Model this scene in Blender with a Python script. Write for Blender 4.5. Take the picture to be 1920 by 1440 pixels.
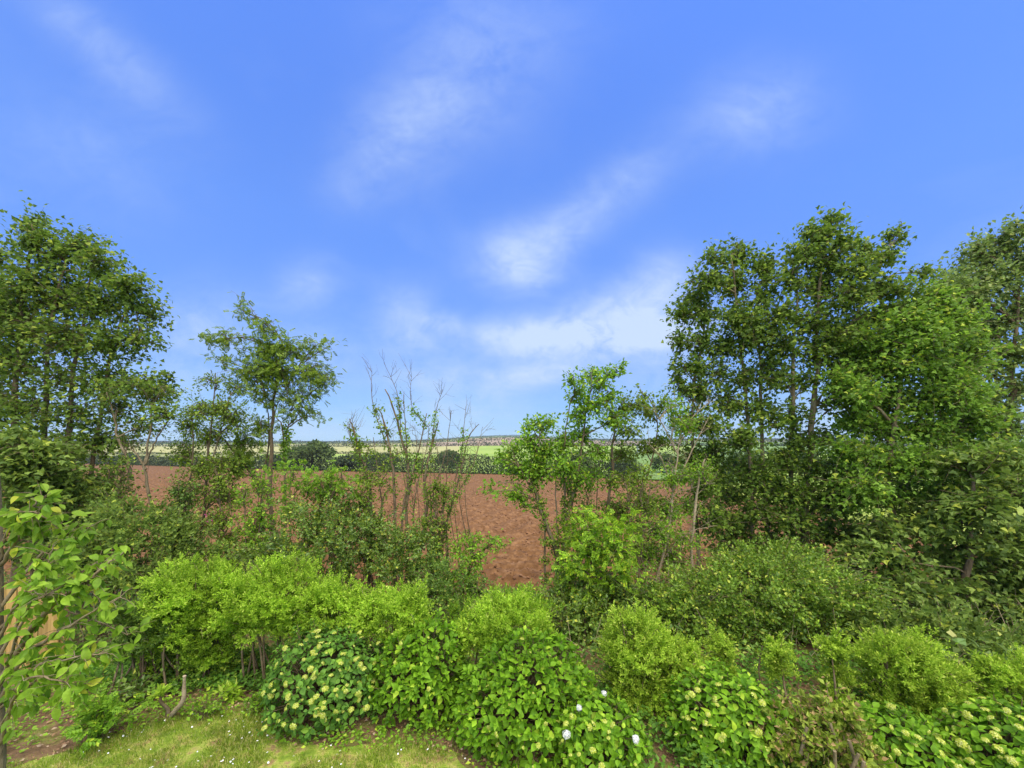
import bpy, math, numpy as np
from mathutils import Matrix, Vector
for o in list(bpy.data.objects):
    bpy.data.objects.remove(o)
sc = bpy.context.scene
COL = sc.collection
R = math.radians
# ------------------------------------------------------------------ camera, sky, sun, exposure
CAM_H, K, PX0, HOR = 4.2, 760.0, 960.0, 828.0      # eye height (an upstairs window), focal length in photo pixels, horizon row
cd = bpy.data.cameras.new('camera'); cam = bpy.data.objects.new('camera', cd); COL.objects.link(cam)
cam.location = (0, 0, CAM_H); cam.rotation_euler = (R(90), 0, 0)
cd.sensor_width = 36; cd.lens = 36 * K / 1920; cd.shift_y = (HOR - 720) / 1920
cd.clip_start = 0.05; cd.clip_end = 9000
sc.camera = cam
sc.view_settings.view_transform = 'Standard'; sc.view_settings.look = 'None'
sc.view_settings.gamma = 1; sc.view_settings.use_curve_mapping = False
sc.view_settings.exposure = 0.55
sc.render.engine = 'CYCLES'
sc.cycles.max_bounces = 7; sc.cycles.diffuse_bounces = 4; sc.cycles.transmission_bounces = 4; sc.cycles.use_denoising = True

SUN_EL, SUN_AZ = 64.0, 165.0                       # azimuth clockwise from +Y: high behind the viewer, veiled by thin cloud
sd = Vector((math.sin(R(SUN_AZ)) * math.cos(R(SUN_EL)), math.cos(R(SUN_AZ)) * math.cos(R(SUN_EL)), math.sin(R(SUN_EL))))
ld = bpy.data.lights.new('sun', 'SUN'); sun = bpy.data.objects.new('sun', ld); COL.objects.link(sun)
ld.energy = 5.0; ld.angle = R(80.0); ld.color = (1.0, 0.91, 0.74)
sun.rotation_euler = sd.to_track_quat('Z', 'Y').to_euler(); sun.location = (0, -5, 30)

W = bpy.data.worlds.new('World'); sc.world = W; W.use_nodes = True
nt = W.node_tree; nt.nodes.clear()
def N(t, **kw):
    n = nt.nodes.new(t)
    for k, v in kw.items(): setattr(n, k, v)
    return n
def L(a, b): nt.links.new(a, b)
def M(op, a, b=None, c=None, clamp=False):
    n = N('ShaderNodeMath', operation=op); n.use_clamp = clamp
    for i, v in enumerate((a, b, c)):
        if v is None: continue
        if isinstance(v, (int, float)): n.inputs[i].default_value = v
        else: L(v, n.inputs[i])
    return n.outputs[0]
out = N('ShaderNodeOutputWorld'); bg = N('ShaderNodeBackground'); bg.inputs['Strength'].default_value = 0.12
sky = N('ShaderNodeTexSky', sky_type='NISHITA', sun_disc=False, sun_elevation=R(SUN_EL), sun_rotation=R(SUN_AZ), altitude=60,
        air_density=1.0, dust_density=0.4, ozone_density=2.5)
tc = N('ShaderNodeTexCoord'); sep = N('ShaderNodeSeparateXYZ'); L(tc.outputs['Generated'], sep.inputs[0])
dx, dy, dz = sep.outputs
ramp = N('ShaderNodeValToRGB'); L(M('MAXIMUM', dz, 0.0), ramp.inputs[0])       # the air's own tint by height above the horizon
SKY_RAMP = [(0.0, (0.44, 0.73, 1.23)), (0.03, (0.36, 0.58, 0.99)), (0.07, (0.37, 0.55, 0.87)), (0.16, (0.47, 0.63, 0.96)), (0.31, (0.62, 0.84, 1.33)), (0.45, (0.75, 1.03, 1.65)), (0.73, (0.85, 1.21, 2.08))]
while len(ramp.color_ramp.elements) < len(SKY_RAMP): ramp.color_ramp.elements.new(0.5)
for e, (p, c) in zip(ramp.color_ramp.elements, SKY_RAMP):
    e.position = p; e.color = (*[v / 4.0 for v in c], 1)
tint = N('ShaderNodeVectorMath', operation='MULTIPLY'); L(sky.outputs[0], tint.inputs[0]); L(ramp.outputs[0], tint.inputs[1])
tint4 = N('ShaderNodeVectorMath', operation='SCALE'); L(tint.outputs[0], tint4.inputs[0]); tint4.inputs['Scale'].default_value = 4.0
# wisps of high cloud: soft banks placed by direction, broken up by noise
yy = M('MAXIMUM', dy, 0.08)
u, v = M('DIVIDE', dx, yy), M('DIVIDE', dz, yy)
zz = M('ADD', M('MAXIMUM', dz, 0.0), 0.12)
pl = N('ShaderNodeCombineXYZ'); L(M('DIVIDE', dx, zz), pl.inputs[0]); L(M('DIVIDE', dy, zz), pl.inputs[1])
n1 = N('ShaderNodeTexNoise'); n1.inputs['Scale'].default_value = 1.3; n1.inputs['Detail'].default_value = 6; n1.inputs['Roughness'].default_value = 0.55
n1.inputs['Distortion'].default_value = 0.5; L(pl.outputs[0], n1.inputs['Vector'])
n2 = N('ShaderNodeTexNoise'); n2.inputs['Scale'].default_value = 4.2; n2.inputs['Detail'].default_value = 8; n2.inputs['Roughness'].default_value = 0.62
n2.inputs['Distortion'].default_value = 0.6; uv = N('ShaderNodeCombineXYZ'); L(u, uv.inputs[0]); L(M('MULTIPLY', v, 1.5), uv.inputs[1]); L(M('MULTIPLY', dx, .3), uv.inputs[2]); L(uv.outputs[0], n2.inputs['Vector'])
n3 = N('ShaderNodeTexNoise'); n3.inputs['Scale'].default_value = 13.0; n3.inputs['Detail'].default_value = 9; n3.inputs['Roughness'].default_value = 0.68; n3.inputs['Distortion'].default_value = 0.9; L(uv.outputs[0], n3.inputs['Vector'])
CLOUDS = [  # photo px, py, half width, half height, tilt, strength
    (970, 478, 75, 50, 10, .62), (1060, 425, 90, 40, 35, .34), (1190, 330, 90, 45, 35, .24), (1000, 530, 60, 25, 0, .25),
    (1090, 632, 160, 34, 4, 1.0), (1225, 612, 90, 46, 8, .85), (970, 626, 80, 28, 0, .45), (1150, 560, 130, 36, 20, .36), (1240, 700, 90, 40, 0, .35),
    (860, 175, 130, 90, 30, .32), (730, 265, 70, 80, -40, .26), (1425, 205, 110, 70, 15, .30), (120, 720, 260, 60, 0, .34), (330, 610, 110, 60, 20, .22), (1650, 780, 300, 50, 0, .25), (245, 135, 130, 46, -40, .20), (140, 40, 110, 40, -38, .16), (170, 290, 170, 90, -20, .15),
    (760, 590, 60, 60, -20, .34), (580, 530, 50, 40, 0, .32), (825, 602, 36, 18, -15, .40), (775, 640, 60, 30, 0, .30),
    (360, 650, 70, 50, 0, .30), (620, 680, 60, 60, 0, .28), (800, 705, 110, 26, 0, .40), (950, 715, 110, 24, 6, .45), (880, 770, 110, 28, 0, .45),
    (1040, 690, 90, 22, 14, .40), (560, 800, 160, 30, 0, .35), (1250, 520, 60, 50, 0, .25), (660, 350, 60, 40, 0, .15), (450, 620, 120, 60, 0, .16), (920, 40, 180, 70, 0, .14)]
tot = None
for (cx, cy, sx, sy, an, am) in CLOUDS:
    du, dv = M('SUBTRACT', u, (cx - PX0) / K), M('SUBTRACT', v, (HOR - cy) / K)
    ca, sa = math.cos(R(an)), math.sin(R(an))
    a = M('ADD', M('MULTIPLY', du, ca * K / sx), M('MULTIPLY', dv, sa * K / sx))
    b = M('ADD', M('MULTIPLY', du, -sa * K / sy), M('MULTIPLY', dv, ca * K / sy))
    e = M('MULTIPLY', M('EXPONENT', M('MULTIPLY', M('ADD', M('MULTIPLY', a, a), M('MULTIPLY', b, b)), -0.8)), am)
    tot = e if tot is None else M('ADD', tot, e)
det = M('MAXIMUM', M('ADD', M('ADD', M('MULTIPLY', n2.outputs[0], 2.6), M('MULTIPLY', n3.outputs[0], 1.3)), -1.05), 0.0)
veil = M('MULTIPLY', M('SUBTRACT', n1.outputs[0], 0.52, clamp=True), 0.5)
cl = M('MINIMUM', M('ADD', M('MULTIPLY', tot, det, clamp=True), veil), 0.92, clamp=True)
mx = N('ShaderNodeMix', data_type='RGBA'); L(cl, mx.inputs['Factor']); L(tint4.outputs[0], mx.inputs['A'])
mx.inputs['B'].default_value = (3.7, 4.55, 5.95, 1)
L(mx.outputs['Result'], bg.inputs['Color']); L(bg.outputs[0], out.inputs[0])

# ------------------------------------------------------------------ helpers
RS = np.random.default_rng
def P(px, py, Y):                                   # where the line of sight through a photo point reaches depth Y
    return np.array([(px - PX0) * Y / K, Y, CAM_H - (py - HOR) * Y / K])
def unit(a): return a / np.maximum(np.linalg.norm(a, axis=-1, keepdims=True), 1e-9)
def rdir(rng, n): return unit(rng.normal(size=(n, 3)))
_lat = RS(77).random((256, 256))
def vnoise(x, y):                                   # smooth lattice noise 0..1
    xi, yi = np.floor(x).astype(int), np.floor(y).astype(int); fx, fy = x - xi, y - yi
    fx, fy = fx * fx * (3 - 2 * fx), fy * fy * (3 - 2 * fy)
    g = lambda a, b: _lat[a & 255, b & 255]
    return (g(xi, yi) * (1 - fx) + g(xi + 1, yi) * fx) * (1 - fy) + (g(xi, yi + 1) * (1 - fx) + g(xi + 1, yi + 1) * fx) * fy
def fbm(x, y, o=4):
    s, a = 0, 0.5
    for i in range(o): s = s + a * vnoise(x * 2 ** i + 13.7 * i, y * 2 ** i + 5.1 * i); a *= 0.5
    return s
class G:
    def __init__(s): s.v, s.f, s.s, s.n = [], [], [], 0
    def add(s, v, f, smooth=False):
        v = np.asarray(v, float).reshape(-1, 3); f = np.asarray(f, np.int64).reshape(-1, 3)
        s.v.append(v); s.f.append(f + s.n); s.s.append(np.full(len(f), smooth)); s.n += len(v)
    def mesh(s, name, mat, org=(0, 0, 0)):
        me = bpy.data.meshes.new(name)
        if s.n:
            v = np.concatenate(s.v) - np.asarray(org); f = np.concatenate(s.f); sm = np.concatenate(s.s)
            me.vertices.add(len(v)); me.vertices.foreach_set('co', v.astype(np.float32).ravel())
            me.loops.add(f.size); me.loops.foreach_set('vertex_index', f.astype(np.int32).ravel())
            me.polygons.add(len(f)); me.polygons.foreach_set('loop_start', np.arange(0, f.size, 3, dtype=np.int32))
            me.polygons.foreach_set('use_smooth', sm); me.update(calc_edges=True)
        me.materials.append(mat); return me
    def build(s, name, mat, parent=None, kind=None):
        org = parent.matrix_world.translation if parent else (0, 0, 0)
        o = bpy.data.objects.new(name, s.mesh(name, mat, org)); COL.objects.link(o)
        if parent: o.parent = parent
        if kind: o['kind'] = kind
        return o
def thing(name, label, cat, loc, group=None):
    o = bpy.data.objects.new(name, None); COL.objects.link(o); o.location = loc; o.empty_display_size = .2
    o.matrix_world = Matrix.Translation(loc)
    o['label'] = label; o['category'] = cat
    if group: o['group'] = group
    return o
def tag(o, label, cat, group=None):
    o['label'] = label; o['category'] = cat
    if group: o['group'] = group
    return o
def sub(name, parent, data, mat):                   # child object from mesh data at a world matrix
    o = bpy.data.objects.new(name, data); COL.objects.link(o); o.parent = parent
    o.matrix_local = Matrix.Translation(-parent.matrix_world.translation) @ mat
    return o
def box(g, c, s, rz=0.0):
    x, y, z = np.array(s) / 2
    p = np.array([(a, b, d) for a in (-x, x) for b in (-y, y) for d in (-z, z)])
    q = p.copy(); q[:, 0] = p[:, 0] * math.cos(rz) - p[:, 1] * math.sin(rz); q[:, 1] = p[:, 0] * math.sin(rz) + p[:, 1] * math.cos(rz)
    g.add(q + np.array(c), [(0, 1, 3), (0, 3, 2), (4, 6, 7), (4, 7, 5), (0, 4, 5), (0, 5, 1), (2, 3, 7), (2, 7, 6), (0, 2, 6), (0, 6, 4), (1, 5, 7), (1, 7, 3)])
def spline(pts, n):
    p = np.asarray(pts, float)
    if len(p) < 3:
        t = np.linspace(0, 1, n)[:, None]; return p[0] * (1 - t) + p[-1] * t
    q = np.vstack([2 * p[0] - p[1], p, 2 * p[-1] - p[-2]]); o = []
    for t in np.linspace(0, len(p) - 1 - 1e-6, n):
        i = int(t); f = t - i; a, b, c, d = q[i:i + 4]
        o.append(.5 * (2 * b + (c - a) * f + (2 * a - 5 * b + 4 * c - d) * f * f + (3 * b - a - 3 * c + d) * f ** 3))
    return np.array(o)
def tube(g, pts, rad, sides=6, cap=True):
    p = np.asarray(pts, float); n = len(p); rad = np.broadcast_to(rad, (n,))
    t = unit(np.gradient(p, axis=0)); ref = np.array([1., 0, 0]) if abs(t[:, 2]).mean() > .5 else np.array([0, 0, 1.])
    a = unit(np.cross(t, ref)); b = np.cross(t, a); an = np.linspace(0, 2 * np.pi, sides, endpoint=False)
    v = p[:, None] + rad[:, None, None] * (np.cos(an)[None, :, None] * a[:, None] + np.sin(an)[None, :, None] * b[:, None])
    i = (np.arange(n - 1)[:, None] * sides + np.arange(sides)); j = (np.arange(n - 1)[:, None] * sides + (np.arange(sides) + 1) % sides)
    f = np.concatenate([np.stack([i, j, j + sides], -1).reshape(-1, 3), np.stack([i, j + sides, i + sides], -1).reshape(-1, 3)])
    g.add(v, f, True)
    if cap:
        k = np.arange(1, sides - 1)
        g.add(v[-1], np.stack([0 * k, k, k + 1], -1))
def twigs(g, a, m, b, r0, r1):                      # many three-sided twigs a -> m -> b at once
    n = len(a); t = unit(b - a); s = unit(np.cross(t, RS(n).normal(size=(n, 3)))); w = np.cross(t, s)
    an = np.array([0, 2.094, 4.189]); ring = np.cos(an)[None, :, None] * s[:, None] + np.sin(an)[None, :, None] * w[:, None]
    v = np.concatenate([a[:, None] + ring * r0, m[:, None] + ring * (r0 + r1) / 2, b[:, None] + ring * r1], 1)
    f = []
    for k in (0, 3):
        for i in range(3):
            j = (i + 1) % 3; f += [(k + i, k + j, k + 3 + j), (k + i, k + 3 + j, k + 3 + i)]
    g.add(v, (np.array(f)[None] + np.arange(n)[:, None, None] * 9), True)
def scatter(g, T, pos, ax, nr, size):
    tv, tf = T; n = len(pos)
    if n == 0: return
    ax = unit(ax); nr = unit(nr - (nr * ax).sum(-1, keepdims=True) * ax); sd_ = np.cross(nr, ax)
    size = np.broadcast_to(size, (n,))
    v = pos[:, None] + size[:, None, None] * (tv[None, :, 0:1] * ax[:, None] + tv[None, :, 1:2] * sd_[:, None] + tv[None, :, 2:3] * nr[:, None])
    g.add(v, tf[None] + np.arange(n)[:, None, None] * len(tv))
# ---- leaf shapes, 1 unit long along +x
def blade(st, fold=.25, droop=.15, wave=0.0):
    v, ids, f = [], [], []
    for k, (t, w) in enumerate(st):
        z = -droop * t * t
        if w <= 0: ids.append((len(v),)); v.append((t, 0, z))
        else:
            ids.append((len(v), len(v) + 1, len(v) + 2)); h = fold * w + wave * (1 if k % 2 else -1)
            v += [(t, w, z + h), (t, 0, z), (t, -w, z + h)]
    for a, b in zip(ids, ids[1:]):
        if len(a) == 1 and len(b) == 3: f += [(a[0], b[1], b[0]), (a[0], b[2], b[1])]
        elif len(a) == 3 and len(b) == 1: f += [(a[0], a[1], b[0]), (a[1], a[2], b[0])]
        elif len(a) == 3: f += [(a[0], a[1], b[1]), (a[0], b[1], b[0]), (a[1], a[2], b[2]), (a[1], b[2], b[1])]
    return np.array(v, float), np.array(f)
T_DIA = (np.array([(0, 0, 0), (.5, .27, .09), (1, 0, -.05), (.5, -.27, .09)]), np.array([(0, 2, 1), (0, 3, 2)]))
T_SPRIG = (np.array([(0, 0, 0), (.55, .21, .07), (1, 0, -.05), (.55, -.21, .07)]), np.array([(0, 2, 1), (0, 3, 2)]))
T_LANCE = (np.array([(0, 0, 0), (.5, .15, .05), (1, 0, -.05), (.5, -.15, .05)]), np.array([(0, 2, 1), (0, 3, 2)]))
T_OVAL = blade([(0, 0), (.3, .3), (.7, .26), (1, 0)], .3, .15)
T_LEAF = (np.array([(0, 0, 0), (.46, .34, .11), (1, 0, -.08), (.46, -.34, .11)]), np.array([(0, 2, 1), (0, 3, 2)]))
T_OVATE = blade([(0, 0), (.14, .2), (.36, .34), (.62, .30), (.85, .13), (1, 0)], .3, .2)
T_LOBE = (np.array([(0, 0, 0), (.16, .50, -.06), (.50, .26, .05), (1, 0, -.12), (.50, -.26, .05), (.16, -.50, -.06)]), np.array([(0, 2, 1), (0, 3, 2), (0, 4, 3), (0, 5, 4)]))
def _pin(n=4, l=.38, w=.105):
    v, f = [], []
    def leaf(b, d):
        d = np.array(d) / np.linalg.norm(d); s = np.array([-d[1], d[0], 0]); k = len(v)
        v.extend([b, b + d * l * .5 + s * w + (0, 0, .03), b + d * l - (0, 0, .05), b + d * l * .5 - s * w + (0, 0, .03)]); f.extend([(k, k + 2, k + 1), (k, k + 3, k + 2)])
    for i in range(n):
        t = .22 + .62 * i / (n - 1)
        for s in (1, -1): leaf(np.array([t, 0, -.15 * t * t]), (.55, s * .8, -.1))
    leaf(np.array([.8, 0, -.12]), (1, 0, -.15))
    return np.array(v), np.array(f)
T_PIN = _pin()
# ---- materials
def mat(name): 
    m = bpy.data.materials.new(name); m.use_nodes = True; t = m.node_tree; t.nodes.clear()
    return m, t, t.nodes.new('ShaderNodeOutputMaterial')
def leafmat(name, dark, light, odd=None, gloss=.35, rough=.5, trans=.35, oddfrac=.04):
    m, t, o = mat(name); n, l = t.nodes.new, t.links.new
    geo = n('ShaderNodeNewGeometry'); oi = n('ShaderNodeObjectInfo')
    ad = n('ShaderNodeMath'); ad.operation = 'ADD'; l(geo.outputs['Random Per Island'], ad.inputs[0]); l(oi.outputs['Random'], ad.inputs[1])
    fr = n('ShaderNodeMath'); fr.operation = 'FRACT'; l(ad.outputs[0], fr.inputs[0])
    cr = n('ShaderNodeValToRGB'); l(fr.outputs[0], cr.inputs[0]); e = cr.color_ramp.elements
    e[0].position = 0; e[0].color = (*dark, 1); e[1].position = 1 - oddfrac - .02; e[1].color = (*light, 1)
    if odd:
        q = e.new(1 - oddfrac); q.color = (*odd, 1)
    b = n('ShaderNodeBsdfPrincipled'); b.inputs['Roughness'].default_value = rough; b.inputs['Specular IOR Level'].default_value = gloss
    tx = n('ShaderNodeTexNoise'); tx.inputs['Scale'].default_value = 2.2; tx.inputs['Detail'].default_value = 3
    tco = n('ShaderNodeTexCoord'); l(tco.outputs['Object'], tx.inputs['Vector'])
    hv = n('ShaderNodeHueSaturation'); mr = n('ShaderNodeMapRange'); l(tx.outputs[0], mr.inputs[0])
    mr.inputs[1].default_value = .3; mr.inputs[2].default_value = .7; mr.inputs[3].default_value = .72; mr.inputs[4].default_value = 1.28
    l(mr.outputs[0], hv.inputs['Value']); l(cr.outputs[0], hv.inputs['Color'])
    l(hv.outputs[0], b.inputs['Base Color'])
    tr = n('ShaderNodeBsdfTranslucent'); l(hv.outputs[0], tr.inputs['Color'])
    ms = n('ShaderNodeMixShader'); ms.inputs[0].default_value = trans; l(b.outputs[0], ms.inputs[1]); l(tr.outputs[0], ms.inputs[2]); l(ms.outputs[0], o.inputs[0])
    return m
def grain(name, cols, scale=3.0, detail=6, rough=.9, bump=.0, bscale=None, stretch=(1, 1, 1), rnd=.0):
    m, t, o = mat(name); n, l = t.nodes.new, t.links.new
    tco = n('ShaderNodeTexCoord'); mp = n('ShaderNodeMapping'); mp.inputs['Scale'].default_value = stretch; l(tco.outputs['Object'], mp.inputs[0])
    tx = n('ShaderNodeTexNoise'); tx.inputs['Scale'].default_value = scale; tx.inputs['Detail'].default_value = detail; tx.inputs['Roughness'].default_value = .62; l(mp.outputs[0], tx.inputs['Vector'])
    cr = n('ShaderNodeValToRGB'); l(tx.outputs[0], cr.inputs[0]); e = cr.color_ramp.elements
    while len(e) < len(cols): e.new(.5)
    for q, (p, c) in zip(e, cols): q.position = p; q.color = (*c, 1)
    b = n('ShaderNodeBsdfPrincipled'); b.inputs['Roughness'].default_value = rough; b.inputs['Specular IOR Level'].default_value = .15
    src = cr.outputs[0]
    if rnd:
        geo = n('ShaderNodeNewGeometry'); oi = n('ShaderNodeObjectInfo'); ad = n('ShaderNodeMath'); ad.operation = 'ADD'
        l(geo.outputs['Random Per Island'], ad.inputs[0]); l(oi.outputs['Random'], ad.inputs[1]); fr = n('ShaderNodeMath'); fr.operation = 'FRACT'; l(ad.outputs[0], fr.inputs[0])
        mr = n('ShaderNodeMapRange'); l(fr.outputs[0], mr.inputs[0]); mr.inputs[3].default_value = 1 - rnd; mr.inputs[4].default_value = 1 + rnd
        hv = n('ShaderNodeHueSaturation'); l(mr.outputs[0], hv.inputs['Value']); l(src, hv.inputs['Color']); src = hv.outputs[0]
    l(src, b.inputs['Base Color'])
    if bump:
        bt = n('ShaderNodeTexNoise'); bt.inputs['Scale'].default_value = bscale or scale * 4; bt.inputs['Detail'].default_value = 5; l(mp.outputs[0], bt.inputs['Vector'])
        bp = n('ShaderNodeBump'); bp.inputs['Strength'].default_value = bump; bp.inputs['Distance'].default_value = .05; l(bt.outputs[0], bp.inputs['Height']); l(bp.outputs[0], b.inputs['Normal'])
    l(b.outputs[0], o.inputs[0]); return m
ML = dict(
    pitto=leafmat('lime_shrub_leaf', (.18, .33, .014), (.48, .67, .055), (.66, .78, .13), .12, .5, .45),
    pitto2=leafmat('yellowish_shrub_leaf', (.18, .32, .014), (.49, .65, .06), (.68, .75, .13), .12, .5, .45),
    hyd=leafmat('hydrangea_leaf', (.075, .18, .008), (.24, .44, .02), (.40, .56, .04), .14, .5, .42),
    hydd=leafmat('dark_hydrangea_leaf', (.065, .16, .018), (.17, .33, .035), (.30, .46, .04), .15, .5, .4),
    syc=leafmat('sycamore_leaf', (.070, .130, .012), (.24, .36, .038), (.44, .52, .06), .25, .5, .5, .06),
    sycl=leafmat('light_sycamore_leaf', (.10, .20, .014), (.29, .47, .045), (.54, .62, .06), .25, .5, .5, .06),
    sycd=leafmat('dark_sycamore_leaf', (.085, .15, .020), (.26, .36, .050), (.46, .52, .06), .25, .5, .45, .04),
    lime=leafmat('grey_green_leaf', (.10, .16, .020), (.28, .39, .08), (.46, .52, .14), .3, .45, .45, .06),
    ash=leafmat('ash_leaf', (.11, .19, .012), (.27, .38, .03), (.42, .50, .04), .3, .5, .45, .05),
    elder=leafmat('fresh_ash_leaf', (.12, .25, .010), (.28, .48, .025), (.48, .60, .04), .3, .5, .45, .06),
    hawth=leafmat('hawthorn_leaf', (.085, .165, .014), (.26, .40, .032), (.48, .54, .06), .3, .4, .35, .08),
    dark=leafmat('dark_glossy_leaf', (.075, .145, .016), (.21, .31, .034), (.42, .44, .04), .4, .4, .25, .05),
    under=leafmat('undergrowth_leaf', (.07, .14, .015), (.18, .30, .035), (.38, .42, .07), .3, .5, .35, .08),
    cherry=leafmat('cherry_leaf', (.13, .26, .015), (.34, .51, .04), (.54, .56, .05), .2, .5, .5, .05),
    lance=leafmat('lance_leaf', (.07, .14, .015), (.17, .27, .025), (.26, .34, .04), .35, .45, .4),
    red=leafmat('bronze_shrub_leaf', (.13, .20, .015), (.36, .44, .05), (.46, .30, .12), .2, .5, .35, .2),
    hedge=leafmat('distant_hedge_leaf', (.035, .055, .022), (.085, .115, .04), None, .1, .7, .2),
    oak=leafmat('distant_tree_leaf', (.055, .085, .022), (.13, .18, .045), None, .1, .7, .25),
    grass=leafmat('grass_blade', (.12, .21, .012), (.35, .44, .04), (.56, .50, .17), .25, .5, .35, .16),
    dry=leafmat('dry_leaf', (.18, .09, .04), (.36, .22, .11), (.45, .33, .2), .2, .6, .2, .2),
    bud=leafmat('flower_bud', (.34, .42, .03), (.56, .58, .08), (.66, .66, .22), .2, .6, .3, .2),
    white=leafmat('white_floret', (.70, .70, .66), (.84, .83, .76), (.80, .80, .62), .2, .6, .3, .2),
    pink=leafmat('pink_petal', (.55, .06, .28), (.70, .12, .38), None, .2, .6, .3))
BARK = grain('bark', [(.3, (.08, .056, .028)), (.5, (.16, .115, .058)), (.72, (.27, .21, .115))], 9, 6, .9, .5, 30, (1, 1, .35))
BARKG = grain('grey_bark', [(.3, (.11, .083, .042)), (.5, (.21, .16, .082)), (.72, (.34, .275, .155))], 9, 6, .9, .5, 30, (1, 1, .35))
DEAD = grain('dead_wood', [(.3, (.26, .19, .10)), (.7, (.46, .36, .21))], 12, 5, .9, .3)
CUT = grain('cut_wood', [(.3, (.36, .26, .16)), (.7, (.56, .44, .31))], 14, 5, .85)
SOIL = grain('soil', [(.3, (.08, .05, .026)), (.5, (.15, .095, .048)), (.7, (.26, .175, .095))], 6, 8, .95, .8, 22)
TURF = grain('turf', [(.32, (.12, .19, .018)), (.47, (.21, .28, .03)), (.55, (.33, .33, .07)), (.63, (.29, .19, .08))], 4.2, 10, .95, .6, 40)
PLOUGH = grain('ploughed_soil', [(.28, (.082, .038, .012)), (.5, (.160, .078, .028)), (.74, (.285, .155, .064))], 2.6, 10, .95, .9, 5)
WOOD = grain('fence_timber', [(.3, (.30, .18, .05)), (.7, (.47, .31, .10))], 4, 5, .8, .2, 30, (6, 6, .5), .2)

# ------------------------------------------------------------------ terrain
def bound(x):                                       # far edge of the ploughed field
    return np.interp(x, [-400, -175, -60, 0, 36, 60], [290, 182, 128, 110, 82, 60])
def right_edge(Y): return np.interp(Y, [14, 30, 55, 80], [21.5, 25, 29.5, 36])
def zfield(x, Y): return -1 - .04 * (Y - 14) - .008 * x * np.clip((Y - 14) / 50, 0, 1)
def zfar(u, Y):
    z = np.interp(Y, [80, 110, 180, 300, 450, 700, 1000, 1500, 2200, 3200], [-3.6, -4.9, -6.2, -5.2, -2.8, -1.2, .6, 1.6, 3.0, -5])
    hill = np.exp(-((u + .02) / .17) ** 2) * np.interp(Y, [450, 700, 1000, 1500, 2200], [0, 4, 10, 20, 30]) + np.exp(-((u - .55) / .4) ** 2) * np.interp(Y, [450, 1000, 2200], [0, 6, 16])
    return z + hill + (fbm(u * 6 + 40, Y * .003) - .47) * np.interp(Y, [200, 600, 2200], [0, 1.5, 9])
def zt(x, Y):
    x, Y = np.asarray(x, float), np.asarray(Y, float)
    near = np.interp(Y, [8, 9, 10.5, 13, 14], [0, -.15, -.35, -.75, -1.0])
    f = zfield(x, Y); far = zfar(x / np.maximum(Y, 1), Y); k = np.clip((Y - bound(x)) / 40, 0, 1)
    return np.where(Y < 14, near, f * (1 - k) + far * k)
def zg(x, Y): return float(zt(x, Y))
def sheet(name, X, Y, Z, m, kind='structure'):
    r, c = X.shape; i = (np.arange(r - 1)[:, None] * c + np.arange(c - 1)).ravel()
    g = G(); g.add(np.stack([X, Y, Z], -1).reshape(-1, 3), np.concatenate([np.stack([i, i + 1, i + c + 1], -1), np.stack([i, i + c + 1, i + c], -1)]), True)
    return g.build(name, m, None, kind)
# one ground sheet from behind the house to the horizon, a little below the fields laid over it
r_ = np.concatenate([[-20, -8, 0, 2, 4], np.linspace(5, 14, 46), np.geomspace(14.5, 5200, 90)])
uu = np.linspace(-1, 1, 161)
Yg, Ug = np.meshgrid(r_, uu, indexing='ij'); Xg = Ug * (16 + 1.55 * np.maximum(Yg, 0))
Zg = zt(Xg, np.maximum(Yg, 0)); dep = np.where(Yg < 13.5, .03 * (fbm(Xg * 2, Yg * 2) - .5) - .02, -.35)
dep = np.where(Yg > 2300, -25, dep)
GROUND = grain('ground_soil', [(.3, (.09, .055, .026)), (.48, (.17, .105, .05)), (.6, (.15, .16, .03)), (.72, (.28, .19, .10))], 3, 9, .95, .8, 22)
sheet('ground', Xg, Yg, Zg + dep, GROUND)
# lawn
LAWN = np.array([(-16, 5.0), (-7.6, 5.05), (-6.6, 5.25), (-6.0, 5.6), (-5.36, 6.1), (-4.5, 6.35), (-3.9, 6.3), (-3.3, 5.75), (-2.4, 5.62), (-1.4, 5.68), (-.8, 5.55), (-.35, 5.2), (.4, 4.8), (1.2, 4.6), (2.4, 4.5), (4, 3.9), (7, 3.0), (16, 2.0)])
def lawn_edge(x): return np.interp(x, LAWN[:, 0], LAWN[:, 1]) + .14 * (fbm(x * 3.1 + 9, x * 0 + 3) - .5)
lx = np.linspace(-15, 15, 301); lt = np.linspace(0, 1, 50)
LY = -6 + (lawn_edge(lx)[None] + 6) * lt[:, None] ** .6; LX = np.broadcast_to(lx, LY.shape)
sheet('lawn', LX, LY, .012 + .03 * (fbm(LX * 1.3, LY * 1.3) - .5) - .03 * lt[:, None] ** 12 * 1.0, TURF)
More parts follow.
